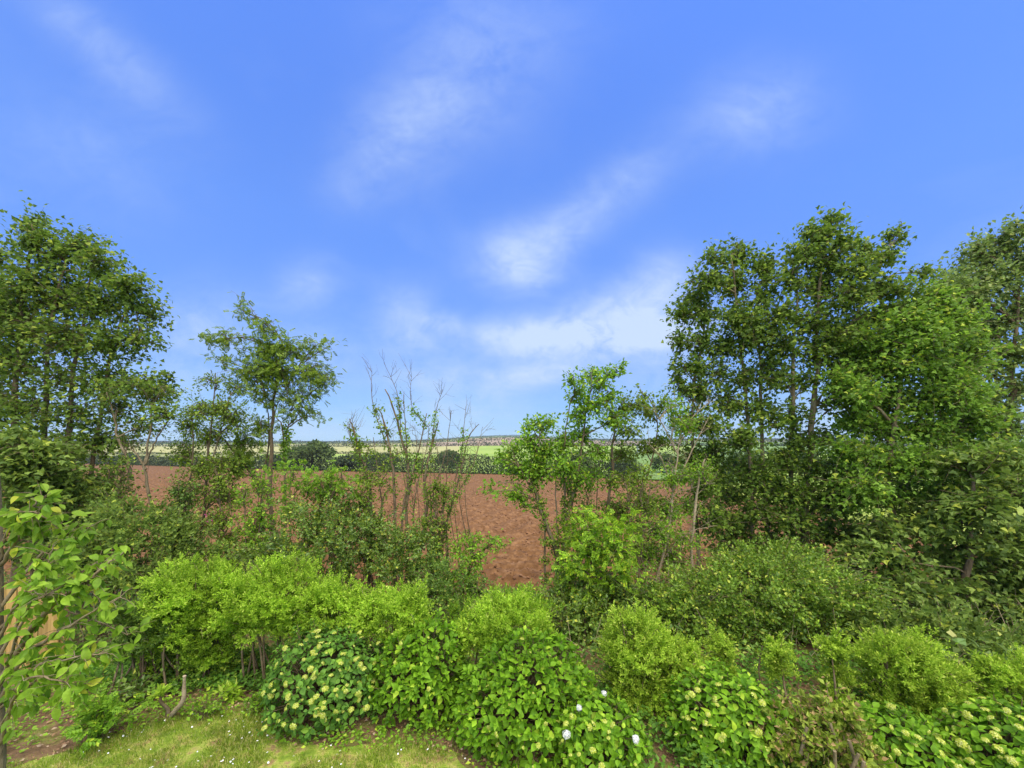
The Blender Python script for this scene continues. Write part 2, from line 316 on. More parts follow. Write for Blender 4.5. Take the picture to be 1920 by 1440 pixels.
# ploughed field, real furrows and clods near, finer relief further out
def field_z(X, Y):
    z = zfield(X, Y)
    head = np.clip((25 - Y) / 2.5, 0, 1)            # the headland is ploughed across, the rest away from the garden
    ph = .18 * fbm(X * .25, Y * .25, 3) * 6
    def trench(d, per, w): q = (d / per) % 1.0; q = np.minimum(q, 1 - q) * per; return -np.exp(-(q / w) ** 2)
    wob = .35 * fbm(X * .5, Y * .5, 3)
    f1 = trench(Y + .03 * X + wob, 1.15, .17) * (.30 + .12 * np.sin(X * .8)) * np.interp(Y, [14, 22, 27], [1, .9, 0])
    f2 = trench(X * .90 - Y * .34 + wob, 1.5, .24) * .24 * (1 - head)
    cl = (fbm(X * 4.3, Y * 4.3, 5) - .48) * .17 + (np.maximum(vnoise(X * 6.3 + 7, Y * 6.3) - .5, 0)) * .30 + (np.maximum(vnoise(X * 2.9 + 17, Y * 2.9) - .6, 0)) * .3
    return z + f1 + f2 + cl * np.interp(Y, [14, 40, 150], [1, .9, .9]) + .03
t_ = np.geomspace(13.6, 300, 330); s_ = np.linspace(0, 1, 430)
Yf = np.broadcast_to(t_[:, None], (330, 430)).copy()
xl = -1.32 * t_ - 4; xr = np.minimum(right_edge(np.minimum(t_, 80)), np.where(t_ > 80, 400, 400))
Xf = xl[:, None] + (xr - xl)[:, None] * s_[None]
for _ in range(3): Yf = np.minimum(t_[:, None], bound(Xf))
jit = RS(3); Xf2 = Xf + jit.normal(0, .02, Xf.shape)
sheet('ploughed_field', Xf2, Yf, field_z(Xf2, Yf), PLOUGH)
g = G(); n = 7000; rng = RS(5)
cy_ = 14.2 + 46 * rng.random(n) ** 1.5; cx_ = (-1.0 + 1.75 * rng.random(n)) * cy_; ok = cx_ < right_edge(cy_) - .3; cx_, cy_ = cx_[ok], cy_[ok]
oct_v = np.array([(1, 0, 0), (-.9, .2, 0), (.1, .9, 0), (0, -1, .1), (0, .1, .75), (0, 0, -.7)], float); oct_f = np.array([(0, 2, 4), (2, 1, 4), (1, 3, 4), (3, 0, 4), (2, 0, 5), (1, 2, 5), (3, 1, 5), (0, 3, 5)])
scatter(g, (oct_v, oct_f), np.stack([cx_, cy_, field_z(cx_, cy_) + .02], -1), unit(rng.normal(size=(len(cx_), 3)) * (1, 1, .3)), rdir(rng, len(cx_)) + (0, 0, 1.5), (.03 + .09 * rng.random(len(cx_)) ** 3) * np.interp(cy_, [14, 30, 60], [.85, 1.1, 1.7]))
CLOD = grain('clod', [(.3, (.13, .06, .025)), (.7, (.28, .15, .07))], 4, 5, .95, .5, 20, (1, 1, 1), .25)
g.build('soil_clods', CLOD, None, 'stuff')
# grassy meadow to the right of the field
VERGE = grain('meadow_grass', [(.3, (.13, .19, .02)), (.5, (.22, .28, .035)), (.7, (.33, .33, .08))], .6, 8, .95, .6, 12)
my = np.geomspace(13.8, 84, 60); mt = np.linspace(0, 1, 60)
MX = (right_edge(my) + .15)[:, None] + mt[None] ** 1.5 * (np.maximum(1.55 * my - right_edge(my), 0) + 14)[:, None]; MY = np.broadcast_to(my[:, None], MX.shape)
sheet('meadow', MX, MY, zfield(MX, MY) + .05 + .12 * (fbm(MX, MY) - .5), VERGE)
# ------------------------------------------------------------------ far fields, one sheet each, and the hedgerows between them
def fieldmat(n, a, b): return grain(n, [(.3, a), (.7, b)], .02, 6, .95)
FM = dict(bright=fieldmat('bright_pasture', (.21, .30, .05), (.28, .36, .065)), pale=fieldmat('pale_stubble', (.30, .29, .10), (.37, .35, .13)),
          green=fieldmat('green_pasture', (.12, .20, .045), (.17, .25, .06)), tan=fieldmat('tan_field', (.34, .25, .14), (.42, .32, .19)),
          soil=fieldmat('far_bare_soil', (.25, .18, .11), (.32, .24, .15)), olive=fieldmat('olive_field', (.20, .22, .07), (.26, .27, .09)))
ROWS = [(None, 300, [-1.6, -.62, -.30, .25, .62, 1.7], ['olive', 'bright', 'bright', 'green', 'bright']),
        (300, 520, [-1.6, -.72, -.36, -.13, .05, .45, 1.7], ['pale', 'pale', 'pale', 'bright', 'bright', 'green']),
        (520, 820, [-1.6, -.55, -.22, .16, .42, 1.7], ['pale', 'pale', 'soil', 'soil', 'green']),
        (820, 1250, [-1.6, -.45, -.12, .10, .33, .7, 1.7], ['green', 'olive', 'tan', 'tan', 'olive', 'green']),
        (1250, 1700, [-1.6, -.5, -.2, .07, .5, 1.7], ['olive', 'green', 'green', 'green', 'olive']),
        (1700, 2300, [-1.6, -.4, -.06, .2, .6, 1.7], ['green', 'olive', 'olive', 'green', 'green'])]
for (y0, y1, us, ms) in ROWS:
    for (ua, ub, m_) in zip(us, us[1:], ms):
        U_ = np.linspace(ua, ub, 40); t1 = np.linspace(0, 1, 14)[:, None]
        if y0 is None:
            ya = np.full(40, 130.0)
            for _ in range(8): ya = bound(np.clip(U_ * ya, -400, 60)) + 3
            ya = np.minimum(ya, 296)
        else: ya = np.full(40, y0 + .0)
        Yc = ya[None] + (y1 - ya)[None] * t1; Uc = np.broadcast_to(U_, Yc.shape); Xc = Uc * Yc
        sheet('far_field', Xc, Yc, zt(Xc, Yc) + .15, FM[m_])

def hedgerow(pts, h, w, ls, label, group, m, dens=2.2, seed=1, name='hedgerow'):
    rng = RS(seed); p = np.array(pts, float); seg = np.linalg.norm(np.diff(p, axis=0), axis=1); cum = np.r_[0, np.cumsum(seg)]; Lh = cum[-1]
    n = int(Lh * (h + w) * dens * 1.9 / (ls * ls)); s = rng.random(n) * Lh
    x = np.interp(s, cum, p[:, 0]); y = np.interp(s, cum, p[:, 1])
    hh = h * (.55 + .8 * fbm(s / (h * 2.2) + seed * 7, s * 0 + seed, 4)) * 1.0
    q = rng.random(n) ** 1.15; a = rng.random(n) * 2 - 1; wd = w * np.sqrt(np.maximum(1 - (q * 1.02) ** 3, .05)) * (.6 + .4 * rng.random(n))
    d = np.array([p[-1][1] - p[0][1], -(p[-1][0] - p[0][0])]); d = d / np.linalg.norm(d)
    x, y = x + a * wd * .5 * d[0], y + a * wd * .5 * d[1]
    c = (p[0] + p[-1]) / 2; root = thing(name, label, 'hedgerow', (c[0], c[1], zg(*c)), group)
    g = G(); scatter(g, T_LEAF, np.stack([x, y, zt(x, y) + .1 + q * hh], -1), rdir(rng, n), rdir(rng, n) + (0, -.7, .4), ls * (.7 + .6 * rng.random(n)))
    g.build('foliage', m, root, 'stuff')
bl = [(x, float(bound(x)) + 1.5) for x in np.linspace(-330, -72, 20)]; hedgerow(bl, 4.6, 4, .55, 'dark hedge along the far left end of the ploughed field', 'hedges around the ploughed field', ML['hedge'], 1.8, 1)
bl = [(x, float(bound(x)) + 1.5) for x in np.linspace(-72, 26, 20)]; hedgerow(bl, 5.2, 4, .42, 'dark hedge across the middle of the far end of the ploughed field', 'hedges around the ploughed field', ML['hedge'], 2.2, 2)
bl = [(37.5, 84), (33, 66), (31, 58)]; hedgerow(bl, 1.8, 2.2, .22, 'low yellowish hedge bank at the right corner of the ploughed field', 'hedges around the ploughed field', ML['under'], 2, 3)
hs = 10
for k, (yv, us, h) in enumerate([(300, (-1.3, -.62, -.16), 1.8), (300, (.03, .42, 1.1), 2.4), (520, (-1.3, -.45, -.1), 4.2), (520, (-.1, .14, .5, 1.1), 5.2), (820, (-1.2, -.5, -.12), 6.0), (820, (-.12, .08, .5, 1.1), 7.0),
                                 (1250, (-1.2, -.4, 0), 4.5), (1250, (0, .2, .6, 1.1), 5), (1700, (-1.1, -.3), 5), (1700, (-.3, .3, 1.1), 5), (2290, (-1.1, -.2, .2), 5), (2290, (.2, .6, 1.1), 6)]):
    pts = [(u_ * yv, yv + 6 * math.sin(u_ * 9 + k)) for u_ in np.linspace(us[0], us[-1], 24)]
    side = 'left' if us[-1] <= .25 and us[0] < -.25 else 'right'
    nm = {300: 'first', 520: 'second', 820: 'third', 1250: 'fourth', 1700: 'fifth', 2290: 'last, skyline'}[yv]
    hedgerow(pts, h, h * .9, h * .27 + .3, f'{nm} hedge line beyond the ploughed field, {side} half of the view', 'distant hedgerows on the hills', ML['hedge'], 1.3, hs + k)

# ------------------------------------------------------------------ plant builders
def leafdirs(rng, n, outw, droop=.2, up=.8):
    ax = unit(outw * .9 + rng.normal(size=(n, 3)) * .7 + np.array([0, 0, -droop])); nr = rng.normal(size=(n, 3)) * .45 + outw * .25 + np.array([0, 0, up])
    return ax, nr
def tree(name, label, cat, Y, stems, clumps, T, ls, m, bark=BARK, cover=1.6, spray=7, seed=1, group=None, ivy=None, spread=.62, tw=.007, stemname='trunk', droop=.25, side=0):
    """stems: (points (px,py[,depth offset]), base radius, tip radius); clumps: (px,py,rx,ry[,depth offset[,cover factor]])"""
    rng = RS(seed); S = []; rad = []
    base = P(*stems[0][0][0][:2], Y + (stems[0][0][0][2] if len(stems[0][0][0]) > 2 else 0)); base[2] = zg(base[0], base[1])
    root = thing(name, label, cat, tuple(base), group)
    for (pts, r0, r1) in stems:
        w = [P(q[0], q[1], Y + (q[2] if len(q) > 2 else 0)) for q in pts]
        if len(stems) and pts[0][1] > 930:                      # springs from the ground
            b = w[0].copy(); b[2] = zg(b[0], b[1]) - .08
            if b[2] < w[0][2] - .05: w = [b] + w
        r0, r1 = (r0 * 1.25, r1 * 1.3) if name == 'hazel_tree' else (r0, r1)
        n = 18; c = spline(w, n); c[1:-1] += rng.normal(0, .25, (n - 2, 3)) * r0
        rr = np.linspace(r0, r1, n); rr[0] *= 1.25
        g = G(); tube(g, c, rr * (1 + .08 * rng.normal(size=n)), 8); g.build(stemname, bark, root); S.append(c); rad.append(rr)
        if side:
            k = side; i = rng.integers(5, n - 1, k); a_ = c[i]; d_ = unit(np.stack([rng.normal(size=k), rng.normal(size=k) * .7, .9 + .5 * rng.random(k)], -1)); ln = (.18 + .5 * rng.random(k))[:, None]
            m_ = a_ + d_ * ln * .5; e_ = a_ + d_ * ln + (0, 0, .05); e_ += rng.normal(0, .04, e_.shape); gt_ = G(); twigs(gt_, a_, m_, e_, .0065, .0025); k2 = rng.integers(0, k, k); twigs(gt_, m_[k2], m_[k2] + unit(d_[k2] + rng.normal(0, .5, (k, 3))) * .12, m_[k2] + unit(d_[k2] + rng.normal(0, .45, (k, 3))) * .3, .004, .0018); gt_.build('twigs', bark, root, 'stuff')
        if ivy:
            k = int(ivy * len(c) * 22); i = rng.integers(0, max(2, int(n * .5)), k); q = c[i] + rdir(rng, k) * (rr[i] + .05)[:, None] * (.8 + .5 * rng.random(k))[:, None] + rng.normal(0, .06, (k, 3))
            gi = G(); scatter(gi, T_LEAF, q, rdir(rng, k) + (0, 0, -.4), rdir(rng, k) + (0, -.5, .5), .05 + .05 * rng.random(k)); gi.build('ivy', ML['sycl'] if ivy < 1.5 else ML['ash'], root, 'stuff')
    allp = np.concatenate(S); gb = G(); gl = G()
    for cl_ in clumps:
        px, py, rx, ry = cl_[:4]; dY = cl_[4] if len(cl_) > 4 else rng.uniform(-.5, .5); cf = cl_[5] if len(cl_) > 5 else 1
        Yc = Y + dY; c = P(px, py, Yc); a, b = rx * Yc / K, ry * Yc / K; rr = np.array([a, min(max(a, b) * .8, 1.6), b]) * 1.22
        d = np.linalg.norm(allp - c, axis=1) + 1.3 * np.maximum(allp[:, 2] - c[2] + .35, 0); at = allp[d.argmin()]
        mid = (at + c) / 2 + np.array([0, 0, .12 * np.linalg.norm(c - at)]) + rng.normal(0, .06, 3)
        top = c + np.array([0, 0, rr[2] * .5]); bc = spline([at, mid, c, top], 12); br = .010 + .011 * math.sqrt(a * b)
        tube(gb, bc, np.linspace(br * 1.5, .006, 12), 5, False)
        n = max(6, int(cover * cf * 1.75 * math.pi * a * b / (ls * ls * (.24 if T is T_PIN else .255 if T is T_LOBE else .35)))); nt_ = max(3, n // spray)
        dd = rdir(rng, nt_); e = c + rr * dd * (rng.random(nt_) ** (1 / 2.4))[:, None] * (1 + .3 * rng.normal(size=nt_))[:, None]
        si = rng.integers(3, 12, nt_); s0 = bc[si]; mm = (s0 + e) / 2 + rng.normal(0, .08, (nt_, 3)) + (0, 0, .04)
        twigs(gb, s0[::2], mm[::2], e[::2], tw, tw * .4)
        outw = unit(e - s0 + rng.normal(0, .05, (nt_, 3)))
        t = rng.random((nt_, spray)) * .75 + .35; t = t[..., None]
        q = (1 - t) ** 2 * s0[:, None] + 2 * t * (1 - t) * mm[:, None] + t * t * e[:, None] + rng.normal(0, 1, (nt_, spray, 3)) * ls * spread
        q = q.reshape(-1, 3); ow = np.repeat(outw, spray, 0); ax, nr = leafdirs(rng, len(q), ow, droop)
        scatter(gl, T, q, ax, nr, ls * (.65 + .6 * rng.random(len(q))))
    if gb.n: gb.build('branches', bark, root, 'stuff')
    if gl.n: gl.build('crown', m, root, 'stuff')
    return root
def shrub(name, label, cat, Y, blobs, T, ls, m, shoots=150, per=12, slen=.14, seed=1, group=None, bark=BARK, nstems=5, fill=.35, rough=.18, up=.55, stray=0, open_=(75, 25), rd=1.0, spikes=0, tuft=8, tsz0=.10):
    """blobs: (px,py,rx,ry[,depth offset]) seen extents; shoots per square metre of the blob's surface"""
    rng = RS(seed); B = []
    for b in blobs:
        Yb = Y + (b[4] if len(b) > 4 else 0); a, h = b[2] * Yb / K, b[3] * Yb / K
        B.append((P(b[0], b[1], Yb), np.array([a, (a + h) / 2 * rd, h])))
    bx, by = B[0][0][0], B[0][0][1]; root = thing(name, label, cat, (bx, by, zg(bx, by)), group)
    gl, gs = G(), G()
    for bi, (c, r) in enumerate(B):
        tsz = min(tsz0, .22 * r.min())
        area = 4 * math.pi * (r.prod() ** (2 / 3)); ntf = max(6, int(area * shoots / tuft)); dt = rdir(rng, ntf); n = ntf * tuft
        ex = np.repeat(rng.normal(0, tsz * .7, ntf), tuft); dc = np.repeat(dt, tuft, 0); d = unit(dc + rng.normal(0, 1, (n, 3)) * tsz * 1.0 / r.mean()); ok_ = d[:, 2] > -.8; d, dc, ex = d[ok_], dc[ok_], ex[ok_]; n = len(d)
        lump = 1 + rough * (2 * fbm(d[:, 0] * 2.3 + bi * 9 + 20, d[:, 2] * 2.3 + d[:, 1] * 1.9 + 20, 4) - 1) * 1.6
        k = np.where(rng.random(n) < fill, .45 + .5 * rng.random(n), .93 + .09 * rng.normal(size=n)) * lump
        p = c + r * d * k[:, None] + d * (ex - 2.2 * ((d - dc) ** 2).sum(1) * r.mean() * .5 / tsz * .3)[:, None]; keep = np.ones(n, bool)
        for bj, (c2, r2) in enumerate(B):
            if bj != bi: keep &= (((p - c2) / r2) ** 2).sum(1) > .6
        gz = zt(p[:, 0], p[:, 1]); keep &= p[:, 2] > gz + .02
        p, d, dc = p[keep], d[keep], dc[keep]; n = len(p)
        ax = unit(d / r * r.min() + (d - dc) * 2.0 + np.array([0, 0, up]) + rng.normal(0, .3, (n, 3)))
        sl = slen * (.6 + .8 * rng.random(n))
        if spikes:
            hi = rng.random(n) < spikes; sl = np.where(hi & (d[:, 2] > .1), sl * 2.4, sl)
        perp = unit(np.cross(ax, rng.normal(size=(n, 3)))); per2 = np.cross(ax, perp)
        j = np.arange(per); t = (j + .5) / per; an = j * 2.4; th = np.radians(open_[0] + (open_[1] - open_[0]) * t)
        an = an[None] + rng.random((n, 1)) * 6.28 + rng.normal(0, .3, (n, per)); th = th[None] + rng.normal(0, .2, (n, per))
        side = np.cos(an)[..., None] * perp[:, None] + np.sin(an)[..., None] * per2[:, None]
        la = np.cos(th)[..., None] * ax[:, None] + np.sin(th)[..., None] * side
        q = p[:, None] + ax[:, None] * (sl[:, None] * (t[None] - .6))[..., None]
        nr = ax[:, None] - la * .3 + rng.normal(0, .25, (n, per, 3))
        scatter(gl, T, q.reshape(-1, 3), la.reshape(-1, 3), nr.reshape(-1, 3), ls * (.6 + .7 * rng.random(n * per)))
        if stray:                                              # long arching shoots that leave the mass
            ns = int(stray * area); dd = rdir(rng, ns) ; dd[:, 2] = abs(dd[:, 2]); s0 = c + r * dd * .8; e = c + r * dd * (1.2 + .35 * rng.random(ns))[:, None] + (0, 0, -.05); mm = (s0 + e) / 2 + (0, 0, .1)
            twigs(gs, s0, mm, e, .005, .002); kk = 9; tt = rng.random((ns, kk))[..., None]
            qq = ((1 - tt) ** 2 * s0[:, None] + 2 * tt * (1 - tt) * mm[:, None] + tt * tt * e[:, None] + rng.normal(0, .02, (ns, kk, 3))).reshape(-1, 3)
            scatter(gl, T, qq, rdir(rng, len(qq)) + np.repeat(dd, kk, 0), rdir(rng, len(qq)) + (0, 0, 1), ls * (.7 + .6 * rng.random(len(qq))))
        ns = nstems
        for i in range(ns):
            b0 = np.array([c[0] + rng.normal(0, r[0] * .25), c[1] + rng.normal(0, .12), 0.]); b0[2] = zg(b0[0], b0[1]) - .05
            e = c + r * np.array([rng.uniform(-.6, .6), rng.uniform(-.4, .4), rng.uniform(.0, .6)])
            tube(gs, spline([b0, (b0 + e) / 2 + rng.normal(0, .05, 3), e], 8), np.linspace(.022, .006, 8), 5, False)
    if gs.n: gs.build('stems', bark, root, 'stuff')
    gl.build('foliage', m, root, 'stuff')
    return root
LEAFVAR = [blade([(0, 0), (.05, .03), (.14, .20), (.30, .34), (.50, .36), (.70, .27), (.87, .12), (1, 0)], .25 + .1 * i, .10 + .12 * i, .008 * (i % 3)) for i in range(5)]
def meshvar(name, var, m):
    o = []
    for t in var:
        g = G(); g.add(t[0], t[1], True); o.append(g.mesh(name, m))
    return o
def place(name, root, data, pos, ax, nr, size):
    x = unit(ax); z = unit(nr - (nr @ x) * x); y = np.cross(z, x)
    mt_ = Matrix(((*(np.array([x[0], y[0], z[0]]) * size), pos[0]), (*(np.array([x[1], y[1], z[1]]) * size), pos[1]), (*(np.array([x[2], y[2], z[2]]) * size), pos[2]), (0, 0, 0, 1)))
    return sub(name, root, data, mt_)
def flower(m, kind):
    vs = []
    for s in range(3):
        rng = RS(40 + s); g = G(); n = {'flat': 26, 'ball': 60}[kind]
        i = np.arange(n); ph = i * 2.4
        if kind == 'flat': rr = np.sqrt((i + .5) / n); p = np.stack([rr * np.cos(ph), rr * np.sin(ph), .45 * (1 - rr ** 2) + rng.normal(0, .05, n)], -1); nr = p * (.6, .6, 1) + (0, 0, .5); sz = .30
        else: z = 1 - 1.6 * (i + .5) / n; rr = np.sqrt(1 - z * z); p = np.stack([rr * np.cos(ph), rr * np.sin(ph), z * .75], -1) * (1 + .1 * rng.normal(size=(n, 1))); nr = p + rng.normal(0, .25, (n, 3)); sz = .40
        for k in range(4):
            a = unit(np.cross(nr, rng.normal(size=(n, 3)) if k == 0 else a)) if k < 2 else -a0
            if k == 0: a0 = a
            if k == 1: a1 = a
            if k == 3: a = -a1
            scatter(g, (np.array([(0, 0, 0), (.5, .4, .1), (1, 0, .05), (.5, -.4, .1)]), np.array([(0, 2, 1), (0, 3, 2)])), p, a, nr, sz * (.8 + .4 * rng.random(n)))
        vs.append(g.mesh('flower_head', m))
    return vs
FLAT, BALL = flower(ML['bud'], 'flat'), flower(ML['white'], 'ball')
CR = np.array([0, 0, CAM_H])
def hydrangea(label, x, Y, rx, ry, h, nshoot, lm, nflower, seed, lsz=.135, whites=(), group='hydrangeas along the lawn edge', upl=0.0, fsize=.05):
    rng = RS(seed); root = thing('hydrangea', label, 'hydrangea', (x, Y, 0), group)
    i = np.arange(nshoot); z = np.clip(1 - 1.18 * (i + .5) / nshoot, -.25, 1); ph = i * 2.39996; rr = np.sqrt(1 - np.clip(z, 0, 1) ** 2)
    d = np.stack([rr * np.cos(ph), rr * np.sin(ph), z], -1) + rng.normal(0, .06, (nshoot, 3))
    lump = 1 + .16 * (2 * fbm(d[:, 0] * 2 + seed, d[:, 2] * 2 + d[:, 1] * 2 + 9, 3) - 1) * 1.5
    base = np.array([x, Y, h * .22]); p = base + np.stack([d[:, 0] * rx, d[:, 1] * ry, np.maximum(d[:, 2], -.22 / .78) * h * .78], -1) * lump[:, None]
    p[:, 2] = np.maximum(p[:, 2], .10); nrm = unit(d / np.array([rx, ry, h * .8]) + (0, 0, .35))
    gs = G(); c0 = np.array([x, Y, .02]) + rng.normal(0, .1, (nshoot, 3)) * (1, 1, 0); twigs(gs, c0, (c0 + p) / 2 + (0, 0, .1), p - nrm * .02, .008, .004); gs.build('stems', BARK, root, 'stuff')
    pos, ax, nr, sz, vis = [], [], [], [], []
    tocam = unit(CR - p); f = (nrm * tocam).sum(1)
    for k in range(nshoot):
        a = unit(np.cross(nrm[k], rng.normal(size=3)))
        for tier in range(3):
            for s in (1, -1):
                if tier == 2 and rng.random() < .4: continue
                an = (tier % 2) * 1.57 + rng.normal(0, .25); b = math.cos(an) * a + math.sin(an) * np.cross(nrm[k], a)
                el = (.7, .35, .05)[tier] + upl + rng.normal(0, .15); v = unit(s * b * math.cos(el) + nrm[k] * math.sin(el) + np.array([0, 0, -.22 + .3 * upl]))
                pos.append(p[k] - nrm[k] * (.0, .05, .11)[tier] + s * b * .012); ax.append(v); nr.append(nrm[k] * .8 + rng.normal(0, .38, 3) + (0, 0, .3)); sz.append(lsz * (.62, 1.0, 1.05)[tier] * (.8 + .4 * rng.random())); vis.append(f[k] - .12 * abs(tier - .6) + .25 * nrm[k][2])
    pos, ax, nr, sz, vis = map(np.array, (pos, ax, nr, sz, vis)); order = np.argsort(-vis); mv = meshvar('leaf', LEAFVAR, lm)
    for q in order[:295]: place('leaf', root, mv[int(rng.integers(5))], pos[q], ax[q], nr[q], sz[q])
    g = G(); rest = order[295:]
    for w in range(5): i_ = rest[w::5]; scatter(g, T_OVATE, pos[i_], ax[i_], nr[i_], sz[i_])
    g.build('foliage', lm, root, 'stuff')
    cand = [k for k in np.argsort(-f + rng.normal(0, .34, nshoot)) if p[k][2] > .25][: max(1, int(nflower * 1.3))]; rng.shuffle(cand)
    for k in cand[:nflower]:
        s = fsize * (.35 + .6 * rng.random()); place('flower_head', root, FLAT[int(rng.integers(3))], p[k] + nrm[k] * .05, rng.normal(size=3), nrm[k] + (0, 0, .9), s)
    for (px, py, Yw, s) in whites:
        q = P(px, py, Yw); o = place('flower_head', root, BALL[int(rng.integers(3))], q, rng.normal(size=3), np.array([0, -.4, 1.]), s); o['label'] = 'round white mophead flower with a bluish tinge'
        gg = G(); tube(gg, spline([np.array([q[0], q[1] + .25, .25]), q - (0, -.04, .06)], 5), .006, 5); gg.build('flower_stalk', BARK, root)
    return root

# ------------------------------------------------------------------ garden fence, back left
fr = thing('wooden_fence', 'yellowish new timber fence behind the cherry tree, partly hidden by leaves', 'fence', (-8.6, 7.5, 0))
a0, a1 = np.array([-11.2, 7.1]), np.array([-8.48, 7.58]); rz = math.atan2(*(a1 - a0)[::-1]); nb = 17
rng = RS(11)
for i in range(nb):
    q = a0 + (a1 - a0) * (i + .5) / nb; g = G(); box(g, (q[0], q[1] + (.012 if i % 2 else 0), .78 + rng.normal(0, .006)), (.152, .018, 1.56), rz); g.build('board', WOOD, fr)
for zc in (.35, 1.2):
    g = G(); q = (a0 + a1) / 2; box(g, (q[0] - .01, q[1] + .06, zc), (2.5, .05, .09), rz); g.build('rail', WOOD, fr)
for t in (0, 1):
    q = a0 + (a1 - a0) * (t * .98 + .01); g = G(); box(g, (q[0], q[1] + .12, .82), (.1, .1, 1.64), rz); g.build('post', WOOD, fr)
# ------------------------------------------------------------------ trees, left to right
tree('sycamore_tree', 'dark tall sycamore cut by the left edge of the view', 'tree', 12.6, [([(-60, 1010), (-50, 700), (-40, 500)], .16, .03)],
     [(-30, 480, 45, 55), (-20, 570, 50, 60), (-50, 660, 60, 70), (-20, 760, 50, 60), (-40, 870, 70, 80), (-80, 560, 60, 100), (-90, 760, 70, 100)], T_LOBE, .12, ML['syc'], seed=21, cover=1.2, group='tall trees on the hedge bank')
tree('sycamore_tree', 'big leafy multi-stemmed sycamore on the left, reaching high above the horizon', 'tree', 12,
     [([(28, 1010), (30, 760), (45, 560), (60, 420)], .13, .02), ([(80, 1010, .3), (84, 780, .3), (95, 600), (125, 470)], .11, .02), ([(125, 1010, -.2), (128, 800), (150, 620), (180, 480)], .11, .02), ([(160, 1000), (190, 760), (215, 640), (245, 560)], .08, .015)],
     [(62, 425, 30, 28), (60, 455, 34, 34), (100, 480, 60, 45), (150, 465, 45, 40), (185, 500, 50, 40), (60, 530, 60, 50), (120, 560, 70, 55), (190, 570, 65, 50), (240, 540, 45, 40), (275, 580, 35, 40), (260, 630, 40, 35), (60, 620, 70, 55), (130, 640, 70, 50), (200, 645, 55, 40), (20, 580, 50, 60), (25, 680, 60, 50), (110, 710, 70, 40, 0, .6), (180, 715, 60, 40, 0, .6), (230, 720, 40, 35, 0, .8),
      (60, 760, 80, 50, 0, .7), (150, 780, 70, 45, 0, .6), (30, 840, 70, 60), (110, 850, 70, 50), (190, 830, 50, 40, 0, .8), (50, 920, 80, 60), (140, 930, 60, 55), (200, 910, 40, 40, 0, .7), (270, 720, 40, 22, 0, .7), (315, 715, 24, 24, 0, .7)], T_LOBE, .116, ML['syc'], seed=22, cover=.95, group='tall trees on the hedge bank')
tree('sycamore_tree', 'low drooping sycamore foliage below the big left sycamore, above the fence', 'tree', 10.4, [([(60, 1060), (70, 930), (80, 850)], .06, .02)],
     [(60, 850, 80, 30, -.2), (40, 890, 70, 40), (120, 910, 60, 40), (150, 970, 60, 40), (60, 960, 90, 45), (20, 830, 50, 30), (170, 1020, 60, 35), (100, 1030, 80, 40)], T_LOBE, .14, ML['sycd'], seed=23, cover=1.8, group='tall trees on the hedge bank')
tree('elder_tree', 'crooked thin elder with two kinked pale stems', 'tree', 11.4,
     [([(292, 1000), (280, 930), (272, 870), (283, 800), (284, 760)], .055, .016), ([(272, 870), (288, 835), (308, 800)], .03, .012), ([(245, 900), (238, 860), (222, 825), (212, 780), (200, 735)], .05, .012), ([(274, 880), (255, 850), (240, 840)], .03, .01)],
     [(205, 745, 30, 25), (225, 770, 30, 30), (290, 745, 40, 28), (305, 775, 40, 22), (265, 800, 26, 26), (240, 720, 30, 20), (230, 830, 30, 20), (300, 730, 40, 15, 0, .7)], T_LEAF, .10, ML['syc'], BARKG, seed=24, cover=1.4, side=8, group='small trees in the hedge gap', spray=6)
tree('hawthorn_tree', 'slender sparse hawthorn between the crooked elder and the round-headed ash', 'tree', 11.6,
     [([(372, 1050), (385, 930), (392, 840), (400, 760), (404, 700)], .05, .01), ([(352, 1040), (352, 940), (362, 850), (360, 760)], .04, .01), ([(385, 900), (405, 840), (425, 770)], .025, .008)],
     [(395, 715, 26, 14, 0, .8), (375, 770, 36, 26), (415, 770, 40, 30), (440, 790, 30, 26), (355, 800, 30, 26), (395, 820, 40, 26), (440, 730, 20, 14, 0, .5), (345, 850, 30, 30), (380, 880, 40, 26), (430, 870, 36, 24), (410, 930, 40, 30, 0, .8), (350, 930, 36, 40), (340, 990, 40, 40), (400, 985, 34, 24, 0, .7), (455, 940, 30, 26, 0, .6)], T_LEAF, .075, ML['ash'], BARK, seed=25, cover=1.3, side=8, group='small trees in the hedge gap')
